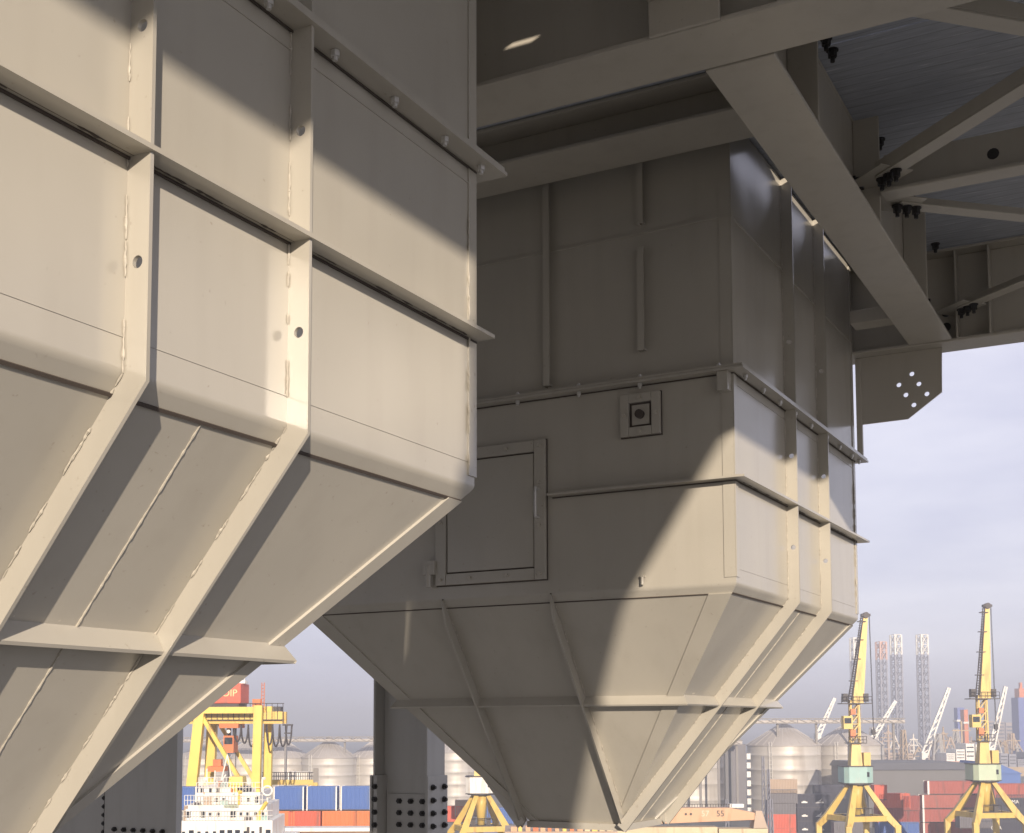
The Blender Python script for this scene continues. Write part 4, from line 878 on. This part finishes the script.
def ship(px, d, wpx, ydeck, yhouse, label, hull='white', house='white'):
    t = bgthing('moored_ship', label, 'ship', px, d); w = wpx*d/F_PX/2; zd, zh_ = H(ydeck, d), H(yhouse, d)
    m = MB(); m.prism([(-w*.95, -6, 0), (w*.9, -6, 0), (w*1.05, -6, zd), (-w, -6, zd)], (0, 14, 0)); bp_(m, 'hull', hull, t)
    for q in range(4):
        x0 = -w*.8+q*w*.42; m = MB(); hh = zd+(zh_-zd)*random.uniform(.4, 1); m.box((x0, -5, zd+.01), (x0+w*.36, 5, hh)); hs = bp_(m, 'deckhouse', house, t)
        m = MB()
        for r_ in range(3): m.box((x0+w*.03, -5.03, zd+(hh-zd)*(.25+.25*r_)), (x0+w*.33, -5.004, zd+(hh-zd)*(.32+.25*r_)))
        bp_(m, 'window_band', 'glassd', hs)
    m = MB(); m.bar((w*.1, 0, zh_), (w*.1, 0, zh_+7), .5, .5); m.bar((w*.1-3, 0, zh_+4), (w*.1+3, 0, zh_+4), .35, .35); bp_(m, 'mast', 'yard', t)
ship(960, 420, 46, 762, 744, 'white ship with stepped superstructure left of the right portal crane', 'rigred'); ship(885, 560, 60, 765, 748, 'pale ship behind the warehouse roof near the left portal crane', 'shed', 'tan'); ship(1012, 520, 40, 768, 752, 'rusty hull at the right edge behind the blue-violet shed', 'yard', 'lattice')
random.seed(21)
kinds = ['derrick frame', 'lattice pylon', 'bent scaffold', 'rusty mast']
spots = [(866, 735), (874, 728), (880, 742), (889, 726), (895, 736), (904, 731), (909, 744), (914, 735), (919, 748), (931, 742), (939, 735), (944, 728), (951, 738), (957, 730), (965, 742), (972, 738), (997, 738), (1003, 742), (1012, 735), (1018, 745)]
for i, (px, y) in enumerate(spots):
    d = 500+random.random()*160; kd = i % 4; k = d/F_PX
    ref = ['just right of the left portal crane tower', 'a little right of the left portal crane tower', 'left of the reddish rig leg', 'right of the reddish rig leg', 'left of the second rig leg', 'right of the second rig leg', 'midway between second and lone rig legs', 'left of the lone rig leg', 'at the foot of the lone rig leg', 'right of the lone rig leg', 'behind the tall white ship crane', 'above the white ship', 'just over the white ship centre', 'at the white ship funnel', 'near the right portal crane cab', 'touching the right portal crane tower', 'right of the right portal crane tower', 'beside the rightmost white jib', 'right of the rightmost white jib', 'at the right edge of the yard'][i]
    t = bgthing('yard_mast', '%s %s %s' % (['tan', 'pale', 'ochre'][i % 3], kinds[kd], ref), 'mast', px, d, random.random(), 'shipyard masts and derricks'); h_ = H(y, d); m = MB(); w = random.uniform(1.5, 3)
    mt = ['tan', 'silo', 'yard'][i % 3]
    if kd == 0:
        for sx in (-1, 1): m.bar((sx*w*2.2, 0, 0), (0, 0, h_), .7, .7)
        for q in range(4): f = .2+.2*q; m.bar((-w*2.2*(1-f), 0, h_*f), (w*2.2*(1-f), 0, h_*f), .4, .4)
    elif kd == 1 or kd == 2:
        n = int(h_/(w*1.6)); cs = [(-w, -w), (w, -w), (w, w), (-w, w)]; tp = .35
        for c in cs: m.bar((*c, 0), (c[0]*tp, c[1]*tp, h_), .5, .5)
        for q in range(n):
            f, g_ = 1-(1-tp)*q/n, 1-(1-tp)*(q+1)/n
            for a in range(4): b = (a+1) % 4; m.bar((cs[a][0]*f, cs[a][1]*f, h_*q/n), (cs[b][0]*g_, cs[b][1]*g_, h_*(q+1)/n), .3, .3)
        if kd == 2: m.bar((0, 0, h_), (w*3, 0, h_-w*4), .6, .6)
    else:
        m.bar((0, 0, 0), (0, 0, h_), 1.1, 1.1, (0,1,0), .5, .5)
        for q in range(3): m.box((-w, -.6, h_*(.5+.16*q)), (w, .6, h_*(.5+.16*q)+.5)); m.bar((0, 0, h_*(.9)), ((-1)**q*w*2.5, 0, h_*(.35+.1*q)), .3, .3)
    bp_(m, 'frame', mt, t)
t = bgthing('tower_block', 'blue tower with orange cap at the far right edge', 'tower', 1025, 640); k = 640/F_PX; m = MB(); m.box((-7*k, -3, 0), (7*k, 6, H(699, 640))); bp_(m, 'block', 'violet', t)
m = MB(); m.box((-5*k, -2, H(699, 640)+.01), (6*k, 4, H(690, 640))); m.box((-3*k, -1, H(690, 640)+.01), (-1*k, 1, H(684, 640))); bp_(m, 'cap', 'orange', t)
for px, d, w, y, lb, mt in ((961, 640, 7, 709, 'dark blue-grey yard tower left of the right portal crane', 'violet'), (966, 610, 4, 711, 'orange-striped chimney beside the blue-grey yard tower', 'orange')):
    t = bgthing('yard_tower', lb, 'tower', px, d); k = d/F_PX; m = MB(); m.box((-w/2*k, -2, 0), (w/2*k, 3, H(y, d))); bp_(m, 'shaft', mt, t)
    m = MB(); m.box((-w/2*k-.5, -2.5, H(y+14, d)), (w/2*k+.5, 3.5, H(y+12, d))); bp_(m, 'gallery', 'white', t)
# far shore: low town blocks beyond the yard
random.seed(5)
for i, px in enumerate((992, 1000, 1009, 1017)):
    d = 1150; t = bgthing('town_block', 'faint pale block of flats on the far shore, %s of four at the right edge' % ('first', 'second', 'third', 'last')[i], 'building', px, d, 0, 'flats on the far shore'); k = d/F_PX
    m = MB(); h_ = H(716+random.random()*10, d); m.box((-4*k, -5, 0), (3.5*k, 5, h_)); wl = bp_(m, 'wall', 'tan', t)
    m = MB()
    for r_ in range(int(h_/3.2)): m.box((-3.6*k, -5.06, 1.4+r_*3.2), (3.1*k, -5.01, 2.8+r_*3.2))
    bp_(m, 'window_band', 'glassd', wl)

# ------------------------------------------------------------------ air
hm = bpy.data.materials.new('haze_air'); hm.use_nodes = True; n_ = hm.node_tree; n_.nodes.remove(n_.nodes['Principled BSDF'])
pv = n_.nodes.new('ShaderNodeVolumePrincipled'); pv.inputs['Color'].default_value = (.88, .92, 1.0, 1); pv.inputs['Density'].default_value = .0012; pv.inputs['Anisotropy'].default_value = .1
n_.links.new(pv.outputs[0], n_.nodes['Material Output'].inputs['Volume'])
m = MB(); m.box((-3100, -3100, GZ-1), (3100, 3100, 34)); hz_ = m.build('haze', hm); hz_['kind'] = 'stuff'
